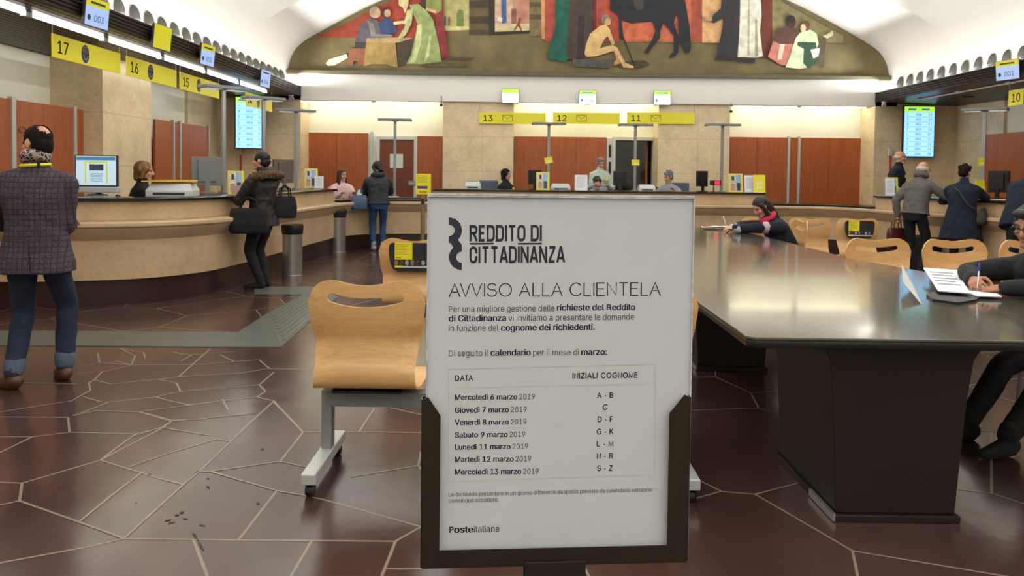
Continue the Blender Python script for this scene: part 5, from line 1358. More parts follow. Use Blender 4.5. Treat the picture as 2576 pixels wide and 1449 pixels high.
# ------------------------------------------------------------------ bins and belt post
def bin_(label, x, y, h=0.72, r=0.135):
    t = thing('waste_bin', label, 'bin', (x, y, 0))
    mb = MB(); mb.lathe((0, 0, 0), [(0, 0), (r, 0), (r, 0.02), (r * 0.97, 0.025), (r * 0.97, h - 0.10), (0, h - 0.10)], 28); mb.build('body', STEEL, t, smooth=True)
    mb = MB(); mb.lathe((0, 0, 0), [(r * 0.90, h - 0.03), (r * 1.06, h), (r * 1.10, h - 0.02), (r * 1.05, h - 0.11), (r * 0.98, h - 0.13), (r * 0.88, h - 0.10)], 28); mb.build('liner_rim', BLACK, t, smooth=True)
    return t
p = PZ(694, 702); bin_('steel bin with black rim behind the woman with the fur collar', -3.02, 10.75, 0.70)
p = PZ(853, 634); bin_('tall steel bin with black rim near the corner of the left counter', p.x, p.y - 0.1, 0.75, 0.14)
t = thing('waste_bin', 'low black open bin under the right-hand counter, between two customers', 'bin', (6.42, 12.55, 0), -PI / 2 + 0.2)
mb = MB(); mb.loft([[(-0.2, -0.14, 0), (0.2, -0.14, 0), (0.2, 0.14, 0), (-0.2, 0.14, 0)], [(-0.24, -0.17, 0.52), (0.24, -0.17, 0.52), (0.24, 0.17, 0.52), (-0.24, 0.17, 0.52)], [(-0.22, -0.15, 0.52), (0.22, -0.15, 0.52), (0.22, 0.15, 0.52), (-0.22, 0.15, 0.52)], [(-0.19, -0.13, 0.1), (0.19, -0.13, 0.1), (0.19, 0.13, 0.1), (-0.19, 0.13, 0.1)]])
mb.build('body', BLACK, t, bevel=0.01); mb = MB(); mb.ell((-0.08, 0.0, 0.30), (0.09, 0.10, 0.2)); mb.build('white_bag', LGREY, t, smooth=True)
px = PZ(1063, 640); t = thing('belt_post', 'thin brass-grey belt post with a yellow notice on top', 'queue post', (PY(1063, 640, 13.2).x, 13.2, 0))
mb = MB(); mb.lathe((0, 0, 0), [(0, 0), (0.16, 0), (0.16, 0.015), (0.04, 0.035), (0.0, 0.035)], 26); mb.build('base', BRONZE, t, smooth=True)
mb = MB(); mb.lathe((0, 0, 0), [(0, 0.03), (0.036, 0.03), (0.036, 0.95), (0.04, 0.955), (0.04, 1.03), (0, 1.035)], 20); mb.build('post', M('champagne_metal', (150, 138, 112), 0.35, 0.6), t, smooth=True)
mb = MB(); mb.box(-0.022, -0.045, 0.90, 0.022, -0.034, 0.99); mb.build('belt_slot', BLACK, t)
mb = MB(); mb.box(-0.12, -0.012, 1.06, 0.13, 0.0, 1.40); f = mb.build('notice_frame', YELLOW, t)
mb = MB(); mb.box(-0.095, -0.0145, 1.155, 0.075, -0.0118, 1.20); mb.build('blue_panel', M('notice_blue', (52, 62, 150), 0.5), f)
mb = MB(); mb.box(-0.12, -0.0135, 1.06, 0.13, -0.0118, 1.12, 0); text_into(mb, 'WOW', (-0.06, -0.0145, 1.078), (1, 0, 0), (0, 0, 1), 0.12, 0.04, 0.01, 1)
mb.build('lower_print', [YELLOW, M('olive_dark_print', (90, 88, 30), 0.5)], f, fix=False)
mb = MB()
for k in range(5): mb.box(-0.09, -0.0135, 1.36 - 0.025 * k, 0.08 - 0.03 * (k % 2), -0.0122, 1.366 - 0.025 * k)
mb.build('printed_lines', M('grey_olive_print', (150, 140, 40), 0.6), f)

# ------------------------------------------------------------------ papers on the table
TZ = 0.78
def sheet_poly(name, label, cat, pix, mat, th=0.0015, lift=0.0, extra=None):
    P = [PZ(u, v, TZ + 0.002) for u, v in pix]; c = sum(P, Vector()) / len(P)
    t = thing(name, label, cat, (c.x, c.y, TZ + lift))
    mb = MB(); mb.prism([(p.x - c.x, p.y - c.y) for p in P], lambda p: (p[0], p[1], 0.0008), lambda p: (p[0], p[1], 0.0008 + th))
    o_ = mb.build('sheet', mat, t); return t, c
sheet_poly('document_folder', 'dark flat folder under the forms at the right edge of the table', 'folder', ((2330, 745), (2380, 726), (2480, 738), (2456, 758), (2410, 766), (2345, 757)), BLACK, 0.012)
t, c = sheet_poly('form_sheets', 'white forms being signed under the writing man\'s hand', 'forms', ((2395, 712), (2440, 708), (2520, 754), (2455, 752), (2390, 728)), PAPER, 0.006, 0.014)
# pamphlet with its cover standing up
a, b, cc = PZ(2318, 766, TZ), PZ(2352, 700, TZ), PZ(2296, 728, TZ)
t = thing('open_pamphlet', 'white pamphlet standing half open on the dark table', 'pamphlet', (a.x, a.y, TZ))
q0 = Vector((0, 0, 0.002)); q1 = Vector(PZ(2300, 722, TZ)) - Vector((a.x, a.y, TZ)); q1.z = 0.004; up1 = Vector((0.10, 0.16, 0.13)); 
mb = MB(); mb.add([q0, q1, q1 + Vector((0.03, 0.22, 0.10)), q0 + Vector((0.05, 0.30, 0.075))], [(0, 1, 2, 3)])
me = evaluated(mb.mesh('cover'), [('SOLIDIFY', dict(thickness=0.003, offset=0))]); link('standing_cover', me, M('pamphlet_grey', (206, 204, 200), 0.6), t)
pp = [PZ(u, v, TZ + 0.03) - Vector((a.x, a.y, TZ)) for u, v in ((2322, 688), (2406, 694), (2440, 738), (2360, 732))]
mb = MB(); mb.add([Vector((p.x, p.y, 0.03 + k)) for p, k in zip(pp, (0.035, 0.035, 0.0, 0.0))], [(0, 1, 2, 3)])
me = evaluated(mb.mesh('page'), [('SOLIDIFY', dict(thickness=0.005, offset=0))]); link('open_page', me, PAPER, t)
mb = MB()
for k in range(5):
    s = 0.18 + 0.13 * k; l, r = pp[0].lerp(pp[3], s), pp[1].lerp(pp[2], s); z = 0.0342 + 0.035 * (1 - s)
    l2, r2 = l.lerp(r, 0.12), l.lerp(r, 0.85 - 0.1 * (k % 2)); e = (pp[3] - pp[0]) * 0.035; e.z = -0.0012
    mb.poly([Vector((l2.x, l2.y, z)), Vector((r2.x, r2.y, z)), Vector((r2.x + e.x, r2.y + e.y, z + e.z)), Vector((l2.x + e.x, l2.y + e.y, z + e.z))])
mb.build('printed_lines', M('grey_print', (150, 152, 160), 0.6), t, fix=False)
P = PZ(1795, 575, TZ); t = thing('form_sheets', 'white crumpled papers in front of the woman writing at the far end of the table', 'forms', (P.x, P.y, TZ))
mb = MB(); rr = random.Random(5); n = 6
g = [[(-0.14 + 0.42 * i / n, -0.10 + 0.2 * j / n, 0.004 + 0.028 * rr.random()) for i in range(n + 1)] for j in range(n + 1)]
mb.loft(g, closed=False); me = evaluated(mb.mesh('paper'), [('SOLIDIFY', dict(thickness=0.003, offset=1)), ('SUBSURF', dict(levels=2))]); link('paper_sheets', me, PAPER, t, True)
# ------------------------------------------------------------------ people
def Rz(a): return Matrix.Rotation(a, 3, 'Z')
def Rx(a): return Matrix.Rotation(a, 3, 'X')
def Ry(a): return Matrix.Rotation(a, 3, 'Y')
def ik(S, T, l1, l2, pole):
    d = T - S; L = min(d.length, (l1 + l2) * 0.995); u = d.normalized(); T2 = S + u * L
    a = (l1*l1 - l2*l2 + L*L) / (2 * L); h = math.sqrt(max(0.0, l1*l1 - a*a))
    p = Vector(pole); p = p - u * p.dot(u)
    if p.length < 1e-4: p = u.orthogonal()
    return S + u * a + p.normalized() * h, T2
def ring(c, r, f, w_, d_, n=20, sq=0.82):
    out = []
    for k in range(n):
        th = 2 * PI * k / n; a, b = math.cos(th), math.sin(th)
        out.append(c + r * (w_ * math.copysign(abs(a) ** sq, a)) + f * (d_ * math.copysign(abs(b) ** sq, b)))
    return out
def hand(mb, Wp, d, n, k=1.0, curl=0.5, side=1, grip=False, fr=0.0088):
    d = d.normalized(); n = (n - d * n.dot(d)).normalized(); w_ = d.cross(n) * side
    R = Matrix((w_, d, n)).transposed()
    mb.ell(Wp + d * 0.048 * k, (0.041 * k, 0.052 * k, 0.0155 * k), R, 14, 8)
    mb.cap(Wp - d * 0.02, 0.027 * k, Wp + d * 0.03 * k, 0.026 * k, 10)
    for i, (L, o) in enumerate(zip((0.070, 0.079, 0.073, 0.057), (0.031, 0.0105, -0.0105, -0.031))):
        p = Wp + d * (0.086 - 0.006 * abs(i - 1.2)) * k + w_ * o * k; c = curl * (0.75 + 0.12 * i) + (0.25 if grip and i > 1 else 0)
        ang = c * 0.55
        for q, fl in enumerate((0.45, 0.30, 0.25)):
            dd = (d * math.cos(ang) + n * math.sin(ang) + w_ * (0.10 * (1.2 - i))).normalized()
            e = p + dd * L * fl * k; mb.cap(p, (fr - 0.0006 * q) * k, e, (fr - 0.0006 * (q + 1)) * k, 8); p = e; ang += c * 0.85
    p = Wp + d * 0.022 * k + w_ * 0.030 * k
    for q, (L, dd) in enumerate(((0.042, d * 0.62 + w_ * 0.72 + n * 0.30), (0.034, d * 0.88 + w_ * 0.22 + n * (0.3 + 0.5 * curl)), (0.026, d * 0.9 - w_ * 0.1 * curl + n * (0.2 + 0.6 * curl)))):
        e = p + dd.normalized() * L * k; mb.cap(p, (0.0125 - 0.0012 * q) * k, e, (0.0112 - 0.0012 * q) * k, 8); p = e

def person(label, loc, yaw, H=1.72, pelvis=(0, 0, 0.93), lean=0.0, side=0.0, twist=0.0, head=(0.0, 0.0), headfwd=0.02, wl=None, wr=None, el=(-0.5, -0.8, -0.6), er=(0.5, -0.8, -0.6),
           al=(-0.10, -0.02, 0.085), ar=(0.10, -0.02, 0.085), kl=(-0.1, 1, 0.1), kr=(0.1, 1, 0.1), fl=0.12, fr_=-0.12, girth=1.0, skin=SKIN, hair=None, hairm=HAIRD,
           top=None, topm=BLACKC, hem=0.10, flare=1.0, legm=BLACKC, shoem=BLACKC, cuff=None, curl=(0.5, 0.5), palm=((0, 0, -1), (0, 0, -1)), hdir=(None, None), voxel=0.009, wrinkle=0.006, sleeve=1.0, collar=True, legw=1.0, shadj=0.0, gripl=False, gripr=False, extra=None, hoodup=False):
    k = H / 1.75
    t = thing('person', label, 'person', loc, yaw)
    pv = Vector(pelvis); pv = Vector((pv.x, pv.y, pv.z * (k if pelvis[2] > 0.8 else 1)))
    R = Rz(twist) @ Ry(side) @ Rx(-lean)
    u = R @ Vector((0, 0, 1)); r = R @ Vector((1, 0, 0)); f = R @ Vector((0, 1, 0))
    Rm = Rz(twist * 0.5) @ Ry(side * 0.6) @ Rx(-lean * 0.55); um = Rm @ Vector((0, 0, 1)); rm = Rm @ Vector((1, 0, 0)); fm = Rm @ Vector((0, 1, 0))
    waist = pv + um * 0.16 * k; chest = waist + u * 0.20 * k; shl = waist + u * 0.315 * k; nk = waist + u * 0.375 * k
    Rh = Rz(head[0] + twist) @ Rx(-head[1])
    un = (u + Vector((0, 0, 1))).normalized()
    hc = nk + un * 0.155 * k + (Rz(twist) @ Vector((0, 1, 0))) * headfwd
    S = {s: shl + r * (s * (0.176 + shadj) * k) - u * 0.048 * k for s in (-1, 1)}
    hp = {s: pv + rm * (s * 0.09 * k) - Vector((0, 0, 0.04 * k)) for s in (-1, 1)}
    Wt = {-1: Vector(wl) if wl else S[-1] + Vector((-0.06, 0.04, -0.53 * k)), 1: Vector(wr) if wr else S[1] + Vector((0.06, 0.04, -0.53 * k))}
    E = {}; W_ = {}
    for s, pole in ((-1, el), (1, er)): E[s], W_[s] = ik(S[s], Wt[s], 0.285 * k, 0.255 * k, pole)
    K = {}; A = {}
    for s, tgt, pole in ((-1, al, kl), (1, ar, kr)): K[s], A[s] = ik(hp[s], Vector(tgt), 0.435 * k, 0.425 * k, pole)
    g = girth
    def torso(mb, o, lo, hemz=None, fl_=1.0):
        rg = []
        if hemz is not None:
            hz = Vector((pv.x, pv.y, hemz)); rg.append(ring(hz + fm * 0.0, rm, fm, (0.185 * g + o) * fl_, (0.135 * g + o) * fl_))
            mid = pv * 0.5 + hz * 0.5; rg.append(ring(mid, rm, fm, (0.180 * g + o) * (1 + (fl_ - 1) * 0.6), (0.13 * g + o) * (1 + (fl_ - 1) * 0.6)))
        else: rg.append(ring(pv - um * lo, rm, fm, 0.12 * g + o, 0.09 * g + o))
        rg.append(ring(pv, rm, fm, 0.172 * g * k + o, 0.118 * g * k + o))
        rg.append(ring(waist, (rm + r).normalized(), (fm + f).normalized(), 0.150 * g * k + o, 0.108 * g * k + o))
        rg.append(ring(waist + u * 0.11 * k, r, f, 0.160 * g * k + o, 0.115 * g * k + o))
        rg.append(ring(chest, r, f, 0.170 * g * k + o, 0.120 * g * k + o))
        rg.append(ring(shl - u * 0.03 * k, r, f, 0.172 * k + o, 0.100 * k + o))
        rg.append(ring(shl + u * 0.025 * k, r, f, 0.115 * k + o, 0.075 * k + o * 0.8))
        rg.append(ring(nk + u * 0.01, r, f, 0.052 * k + o, 0.050 * k + o))
        mb.loft([[tuple(p) for p in q] for q in rg])
    # --- body
    mb = MB(); torso(mb, -0.006, 0.09)
    for s in (-1, 1):
        mb.cap(nk - u * 0.035 * k, 0.050 * k, S[s], 0.048 * k)
        mb.cap(S[s], 0.050 * k, E[s], 0.039 * k); mb.cap(E[s], 0.039 * k, W_[s], 0.027 * k)
        mb.cap(hp[s], 0.080 * k, K[s], 0.052 * k); mb.cap(K[s], 0.052 * k, A[s], 0.036 * k)
        fd = Rz(fl if s < 0 else fr_) @ Vector((0, 1, 0)); a = A[s]; mb.cap(Vector((a.x, a.y, max(0.05, a.z - 0.045))) - fd * 0.03, 0.032, Vector((a.x, a.y, max(0.035, a.z - 0.055))) + fd * 0.12, 0.025)
        dd = (W_[s] - E[s]).normalized(); hd = Vector(hdir[0 if s < 0 else 1]) if hdir[0 if s < 0 else 1] else dd
        hand(mb, W_[s], hd, Vector(palm[0 if s < 0 else 1]), k, curl[0 if s < 0 else 1], s, (gripl if s < 0 else gripr), fr=max(0.0088, voxel * 0.95))
    def hx(x, y, z): return hc + Rh @ (Vector((x, y, z)) * k)
    mb.cap(nk - u * 0.03, 0.062 * k, hx(0, -0.015, -0.03), 0.054 * k, 14)
    mb.ell(hx(0, -0.012, 0.032), (0.074 * k, 0.094 * k, 0.086 * k), Rh, 20, 14)
    mb.ell(hx(0, 0.022, -0.030), (0.060 * k, 0.068 * k, 0.082 * k), Rh, 18, 12)
    mb.cap(hx(-0.018, 0.066, -0.094), 0.021 * k, hx(0.018, 0.066, -0.094), 0.021 * k, 10)
    mb.cap(hx(0, 0.086, 0.018), 0.010 * k, hx(0, 0.106, -0.024), 0.0145 * k, 10)
    for s in (-1, 1):
        mb.ell(hx(s * 0.013, 0.094, -0.028), (0.010 * k, 0.010 * k, 0.009 * k), Rh, 8, 6)
        mb.cap(hx(s * 0.014, 0.080, 0.030), 0.010 * k, hx(s * 0.050, 0.064, 0.030), 0.009 * k, 8)
        mb.ell(hx(s * 0.043, 0.060, -0.022), (0.020 * k, 0.018 * k, 0.020 * k), Rh, 10, 8)
        mb.ell(hx(s * 0.080, -0.010, -0.006), (0.010 * k, 0.020 * k, 0.031 * k), Rh @ Rz(-s * 0.35), 10, 8)
    me = remesh(mb, 'body', voxel, 2); body = link('body', me, skin, t, True)
    # face
    fa = MB()
    for s in (-1, 1): fa.ell(hx(s * 0.031, 0.0775, 0.010), (0.013 * k, 0.008 * k, 0.007 * k), Rh, 10, 8)
    fa.build('eyes', EYE, t, smooth=True)
    fa = MB(); fa.ell(hx(0, 0.084, -0.062), (0.023 * k, 0.010 * k, 0.0075 * k), Rh, 12, 8); fa.build('mouth', LIP, t, smooth=True)
    fa = MB()
    for s in (-1, 1): fa.cap(hx(s * 0.015, 0.0895, 0.035), 0.0042 * k, hx(s * 0.048, 0.0735, 0.036), 0.0038 * k, 6)
    fa.build('eyebrows', hairm, t, smooth=True)
    # --- hair
    if hair:
        mb = MB(); crown = None
        if hair == 'bald_crown':
            mb.ell(hx(0, -0.016, 0.042), (0.0785 * k, 0.095 * k, 0.082 * k), Rh, 20, 14); mb.ell(hx(0, -0.048, -0.012), (0.072 * k, 0.066 * k, 0.078 * k), Rh, 16, 10)
        if hair in ('short', 'bun', 'long', 'bob', 'messy'):
            mb.ell(hx(0, -0.022, 0.044), (0.083 * k, 0.098 * k, 0.086 * k), Rh, 20, 14); mb.ell(hx(0, -0.05, -0.01), (0.076 * k, 0.066 * k, 0.075 * k), Rh, 16, 10)
        if hair in ('short', 'messy'):
            for s in (-1, 1): mb.ell(hx(s * 0.066, 0.022, 0.015), (0.012 * k, 0.022 * k, 0.04 * k), Rh, 10, 8)
            mb.ell(hx(0.01, 0.055, 0.092), (0.055 * k, 0.035 * k, 0.024 * k), Rh, 12, 8)
        if hair == 'messy':
            rr = random.Random(int(abs(loc[0]) * 100))
            for q in range(16):
                a = rr.uniform(0, 2 * PI); e = rr.uniform(0.1, 1.4); mb.ell(hx(0.078 * math.cos(a) * math.cos(e), -0.02 + 0.095 * math.sin(a) * math.cos(e), 0.045 + 0.086 * math.sin(e)), (0.024 * k,) * 3, None, 8, 6)
        if hair == 'bun':
            mb.ell(hx(0, -0.10, 0.0), (0.04 * k, 0.035 * k, 0.04 * k), Rh, 12, 8)
            for s in (-1, 1): mb.ell(hx(s * 0.066, 0.025, 0.03), (0.014 * k, 0.03 * k, 0.045 * k), Rh, 10, 8)
        if hair == 'bob':
            mb.ell(hx(0, -0.03, 0.03), (0.10 * k, 0.108 * k, 0.10 * k), Rh, 20, 14)
            for s in (-1, 1): mb.cap(hx(s * 0.082, 0.01, 0.03), 0.034 * k, hx(s * 0.085, -0.01, -0.08), 0.026 * k)
            mb.cap(hx(0, -0.07, 0), 0.06 * k, hx(0, -0.07, -0.09), 0.05 * k)
        if hair == 'long':
            for s in (-1, 1):
                mb.cap(hx(s * 0.074, 0.012, 0.04), 0.026 * k, hx(s * 0.084, 0.012, -0.12), 0.030 * k); mb.cap(hx(s * 0.084, 0.012, -0.12), 0.030 * k, hx(s * 0.088, 0.02, -0.25), 0.022 * k)
            mb.cap(hx(0, -0.07, 0.0), 0.07 * k, hx(0, -0.085, -0.16), 0.062 * k); mb.cap(hx(0, -0.085, -0.16), 0.062 * k, hx(0, -0.09, -0.27), 0.045 * k)
        if hair == 'ring':
            mb.ell(hx(0, -0.034, -0.002), (0.083 * k, 0.086 * k, 0.058 * k), Rh, 18, 12)
            for s in (-1, 1): mb.ell(hx(s * 0.070, 0.012, 0.010), (0.010 * k, 0.020 * k, 0.034 * k), Rh, 10, 8)
        if hair == 'bald_crown':
            for s in (-1, 1): mb.ell(hx(s * 0.066, 0.026, 0.012), (0.010 * k, 0.012 * k, 0.034 * k), Rh, 10, 8)
        me = remesh(mb, 'hair', 0.007, 2, 0.0035, 42, seed=len(label) % 7, stretch=(1, 1, 0.35))
        if hair == 'bald_crown':
            bm = bmesh.new(); bm.from_mesh(me); c = hx(0, -0.085, 0.105); dl = []
            for fc in bm.faces:
                p = fc.calc_center_median(); d = (p - c).length + 0.016 * mnoise.noise(p * 90)
                if d < 0.046 * k: dl.append(fc)
            bmesh.ops.delete(bm, geom=dl, context='FACES'); bm.to_mesh(me); bm.free()
        link('hair', me, hairm, t, True)
    # --- clothes
    mb = MB(); o = 0.020
    hz = None if hem is None else max(0.30, pv.z - hem)
    torso(mb, o, 0.10, hz, flare)
    for s in (-1, 1):
        mb.cap(nk - u * 0.035 * k, 0.066 * k, S[s] + u * 0.004, 0.064 * k * min(sleeve, 1.1))
        mb.cap(S[s] - u * 0.005, 0.066 * k * sleeve, E[s], 0.056 * k * sleeve); mb.cap(E[s], 0.056 * k * sleeve, E[s].lerp(W_[s], 0.93), 0.042 * k * sleeve)
        if hem and hem > 0.2 and pelvis[2] < 0.8: mb.cap(hp[s], 0.115 * k, hp[s].lerp(K[s], 0.7), 0.10 * k)
    if collar: mb.cap(nk - u * 0.005, 0.072 * k, nk + u * 0.045 * k + f * 0.004, 0.066 * k, 14)
    if hoodup: pass
    me = remesh(mb, 'coat', max(voxel, 0.010), 3, wrinkle, 11, seed=len(label) % 5); link('jacket', me, topm, t, True)
    mb = MB()
    mb.loft([[tuple(p) for p in q] for q in (ring(pv - um * 0.13 * k, rm, fm, 0.12 * g, 0.10 * g), ring(pv - um * 0.04, rm, fm, 0.178 * g * k, 0.126 * g * k), ring(pv + um * 0.06, rm, fm, 0.165 * g * k, 0.12 * g * k))])
    for s in (-1, 1):
        mb.cap(hp[s], 0.094 * k * legw, K[s], 0.068 * k * legw); mb.cap(K[s], 0.068 * k * legw, K[s].lerp(A[s], 0.5), 0.064 * k * legw); mb.cap(K[s].lerp(A[s], 0.5), 0.064 * k * legw, A[s] + Vector((0, 0, 0.02)), 0.054 * k * legw)
    me = remesh(mb, 'trousers', max(voxel, 0.010), 3, wrinkle * 0.8, 12, seed=2); link('trousers', me, legm, t, True)
    if cuff:
        for s in (-1, 1):
            mb = MB(); d = (K[s] - A[s]).normalized(); mb.cap(A[s] + d * 0.04, 0.064 * k * legw, A[s] + d * 0.078, 0.066 * k * legw)
            link('cuff', remesh(mb, 'cuff', 0.008, 2), cuff, t, True)
    for s in (-1, 1):
        mb = MB(); fd = Rz(fl if s < 0 else fr_) @ Vector((0, 1, 0)); a = A[s]; z = max(0.0, a.z - 0.085)
        b = Vector((a.x, a.y, z))
        mb.cap(b + Vector((0, 0, 0.05)) - fd * 0.025, 0.045, b + Vector((0, 0, 0.035)) + fd * 0.06, 0.045, 14); mb.cap(b + Vector((0, 0, 0.035)) + fd * 0.06, 0.044, b + Vector((0, 0, 0.022)) + fd * 0.165, 0.030, 14)
        mb.cap(b + Vector((0, 0, 0.06)), 0.046, b + Vector((0, 0, 0.13)), 0.046, 14)
        mb.box(b.x - 0.03, b.y - 0.03, z + 0.001, b.x + 0.03, b.y + 0.03, z + 0.05)
        me = remesh(mb, 'shoe', 0.008, 2, floor=z + 0.001); link('shoe', me, shoem, t, True)
    J = dict(t=t, hc=hc, Rh=Rh, hx=hx, nk=nk, u=u, r=r, f=f, S=S, E=E, W=W_, pv=pv, waist=waist, chest=chest, shl=shl, k=k, K=K, A=A, hp=hp)
    return J
def glasses(J, up=0.0, fwd=0.0, tilt=0.0):
    hx, k = J['hx'], J['k']; mb = MB()
    for s in (-1, 1):
        pts = [hx(s * 0.032 + 0.026 * math.cos(a), 0.098 + fwd, 0.008 + up + 0.020 * math.sin(a)) for a in [2 * PI * i / 16 for i in range(17)]]
        mb.tube(pts, 0.0028, 6); mb.tube([hx(s * 0.058, 0.096 + fwd, 0.012 + up), hx(s * 0.078, 0.02, 0.016 + up * 0.6), hx(s * 0.080, -0.02, 0.010 + up * 0.2)], 0.0026, 6)
    mb.tube([hx(-0.007, 0.100 + fwd, 0.012 + up), hx(0.007, 0.100 + fwd, 0.012 + up)], 0.0026, 6)
    return mb.build('glasses', GLASSF, J['t'], smooth=True)
def scarf_ring(J, name, mat, r0, r1, zc, amp=0.006, up=0.0, vox=0.009):
    """cloth wound round the neck"""
    mb = MB(); nk, u, r, f = J['nk'], J['u'], J['r'], J['f']; c = nk + u * zc; n = 18
    for i in range(n):
        a, b = 2 * PI * i / n, 2 * PI * (i + 1) / n
        mb.cap(c + r * r0 * math.cos(a) + f * (r0 * 0.92 * math.sin(a)) + u * up * math.sin(a), r1, c + r * r0 * math.cos(b) + f * (r0 * 0.92 * math.sin(b)) + u * up * math.sin(b), r1, 10)
    me = remesh(mb, name, vox, 1, amp, 30 if amp < 0.01 else 55); return link(name, me, mat, J['t'], True)

# man in the tweed jacket, back to us
J = person('man seen from behind in a dark checked tweed jacket, jeans and brown boots', (-3.09, 5.12, 0), 0.22, 1.715, pelvis=(0.0, 0, 0.92), lean=0.0, head=(0.98, 0.05), headfwd=0.025, wl=(-0.16, 0.26, 1.04), wr=(0.12, 0.28, 1.05), el=(-0.6, -0.7, -0.4), er=(0.12, -0.9, -0.5),
    al=(-0.14, -0.02, 0.085), ar=(0.11, 0.16, 0.085), fl=1.05, fr_=0.55, girth=1.06, hair='bald_crown', hairm=HAIRD, topm=MATS['tweed'], hem=0.15, flare=1.07, legm=DENIM, shoem=LEATHER, cuff=CUFF, voxel=0.007, wrinkle=0.007, legw=1.03, sleeve=1.06, shadj=0.012)
t, hx = J['t'], J['hx']
scarf_ring(J, 'scarf', MATS['scarf'], 0.055, 0.040, 0.058, 0.009, -0.02)
nk, u, r, f = J['nk'], J['u'], J['r'], J['f']
mb = MB(); n = 26
c = nk + u * 0.012
rr0 = [(c + r * (0.090 * math.cos(a)) + f * (0.089 * math.sin(a)) - u * (0.10 * max(0, math.sin(a)) - 0.006 * math.cos(a))) for a in [2 * PI * i / n for i in range(n + 1)]]
mb.loft([[tuple(p - u * 0.010), tuple(p + (p - c).normalized() * 0.004), tuple(p + u * 0.010)] for p in rr0], closed=False)
me = evaluated(mb.mesh('lanyard'), [('SOLIDIFY', dict(thickness=0.003, offset=1))]); link('lanyard', me, YELLOW, t, True)
mb = MB(); p = c - f * 0.086 + r * 0.045; mb.cbox(p, (0.014, 0.02, 0.026)); mb.build('lanyard_clip', BLACK, t)
glasses(J, up=0.085, fwd=-0.006)
# jacket tails and pocket flap as seams
mb = MB(); pv = J['pv']
mb.tube([pv + r * 0.02 - f * 0.172 + Vector((0, 0, -0.14)), pv + r * 0.01 - f * 0.163 + Vector((0, 0, 0.05))], 0.0035, 6); mb.build('back_vent', M('tweed_shadow', (24, 20, 24), 0.9), t)

# woman with the fur-trimmed jacket at the left counter
J = person('woman in black with a fur-trimmed hood at the left counter, holding a paper', (-3.06, 9.62, 0), 1.1, 1.66, lean=0.02, head=(0.3, -0.04), wl=(-0.10, 0.33, 1.06), wr=(0.08, 0.36, 1.10), el=(-0.8, -0.5, -0.6), er=(0.8, -0.5, -0.6),
    al=(-0.06, -0.02, 0.085), ar=(0.07, 0.02, 0.085), fl=0.5, fr_=0.1, hair='bun', hairm=M('black_hair', (16, 13, 14), 0.5, var=0.3), topm=BLACKN, hem=0.13, legm=BLACKC, curl=(0.9, 0.9), palm=((0.7, 0, -0.3), (-0.7, 0, -0.3)), wrinkle=0.009, sleeve=1.25, legw=1.02, shadj=0.01)
t, hx = J['t'], J['hx']; nk, u, r, f = J['nk'], J['u'], J['r'], J['f']
mb = MB(); n = 12; c = nk + u * 0.0 - f * 0.05
for i in range(n):
    a, b = PI * (0.96 + 1.08 * i / n), PI * (0.96 + 1.08 * (i + 1) / n)
    q = lambda a: c + r * 0.19 * math.cos(a) + f * 0.15 * math.sin(a) - u * (0.045 + 0.03 * math.sin(a))
    mb.cap(q(a), 0.050, q(b), 0.050, 10)
for s in (-1, 1): mb.cap(c + r * 0.17 * s + f * 0.02 - u * 0.04, 0.042, c + r * 0.07 * s + f * 0.17 - u * 0.10, 0.036, 10)
link('fur_collar', remesh(mb, 'fur', 0.010, 1, 0.016, 48), FUR, t, True)
mb = MB(); mb.ell(nk - f * 0.10 + u * 0.03, (0.10, 0.09, 0.05), None); link('hood', remesh(mb, 'hood', 0.01, 2, 0.008, 20), BLACKN, t, True)
def world(J, p): return J['t'].matrix_basis @ Vector(p) if False else Matrix.Translation(J['t'].location) @ Matrix.Rotation(J['t'].rotation_euler.z, 4, 'Z') @ Vector(p)
def bag(name, label, cat, loc, rz, w_, d_, h_, mat, handle=True, soft=0.02, strap=None):
    t = thing(name, label, cat, loc, rz); mb = MB()
    rg = []
    for z, kx, ky in ((0.0, 0.86, 0.8), (0.03, 0.97, 1.0), (0.4 * h_, 1.0, 1.0), (0.8 * h_, 0.94, 0.75), (h_, 0.86, 0.42)):
        rg.append([tuple(p) for p in ring(Vector((0, 0, z)), Vector((1, 0, 0)), Vector((0, 1, 0)), w_/2 * kx, d_/2 * ky, 24, 0.45)])
    mb.loft(rg); link('bag_body', remesh(mb, 'bag', 0.012, 3, 0.006, 9), mat, t, True)
    if handle:
        for y in (-0.03, 0.03):
            mb = MB(); mb.tube([(-w_*0.22, y, h_ * 0.92), (-w_*0.18, y, h_ + 0.09), (0, y * 0.5, h_ + 0.13), (w_*0.18, y, h_ + 0.09), (w_*0.22, y, h_ * 0.92)], 0.009, 8); mb.build('handle', mat, t, smooth=True)
    return t
p = world(J, (-0.08, 0.20, 0.0)); bag('handbag', 'large black bag hanging in front of the woman with the fur collar', 'bag', (-3.13, 9.33, 0.68), 0.12, 0.46, 0.17, 0.30, BLACKC)
bag('tote_bag', 'smaller black bag behind the woman with the fur collar', 'bag', (-2.84, 9.78, 0.84), 0.7, 0.30, 0.12, 0.27, BLACKC)
w0 = world(J, (J['W'][1] + J['W'][-1]) / 2 + Vector((-0.01, 0.07, 0.07)))
tt = thing('paper_slip', 'pinkish paper slip held by the woman with the fur collar', 'paper', w0, 0.9); mb = MB(); mb.box(-0.07, -0.002, -0.075, 0.07, 0.002, 0.085); mb.build('paper_sheet', M('pinkish_paper', (206, 168, 158), 0.7), tt)

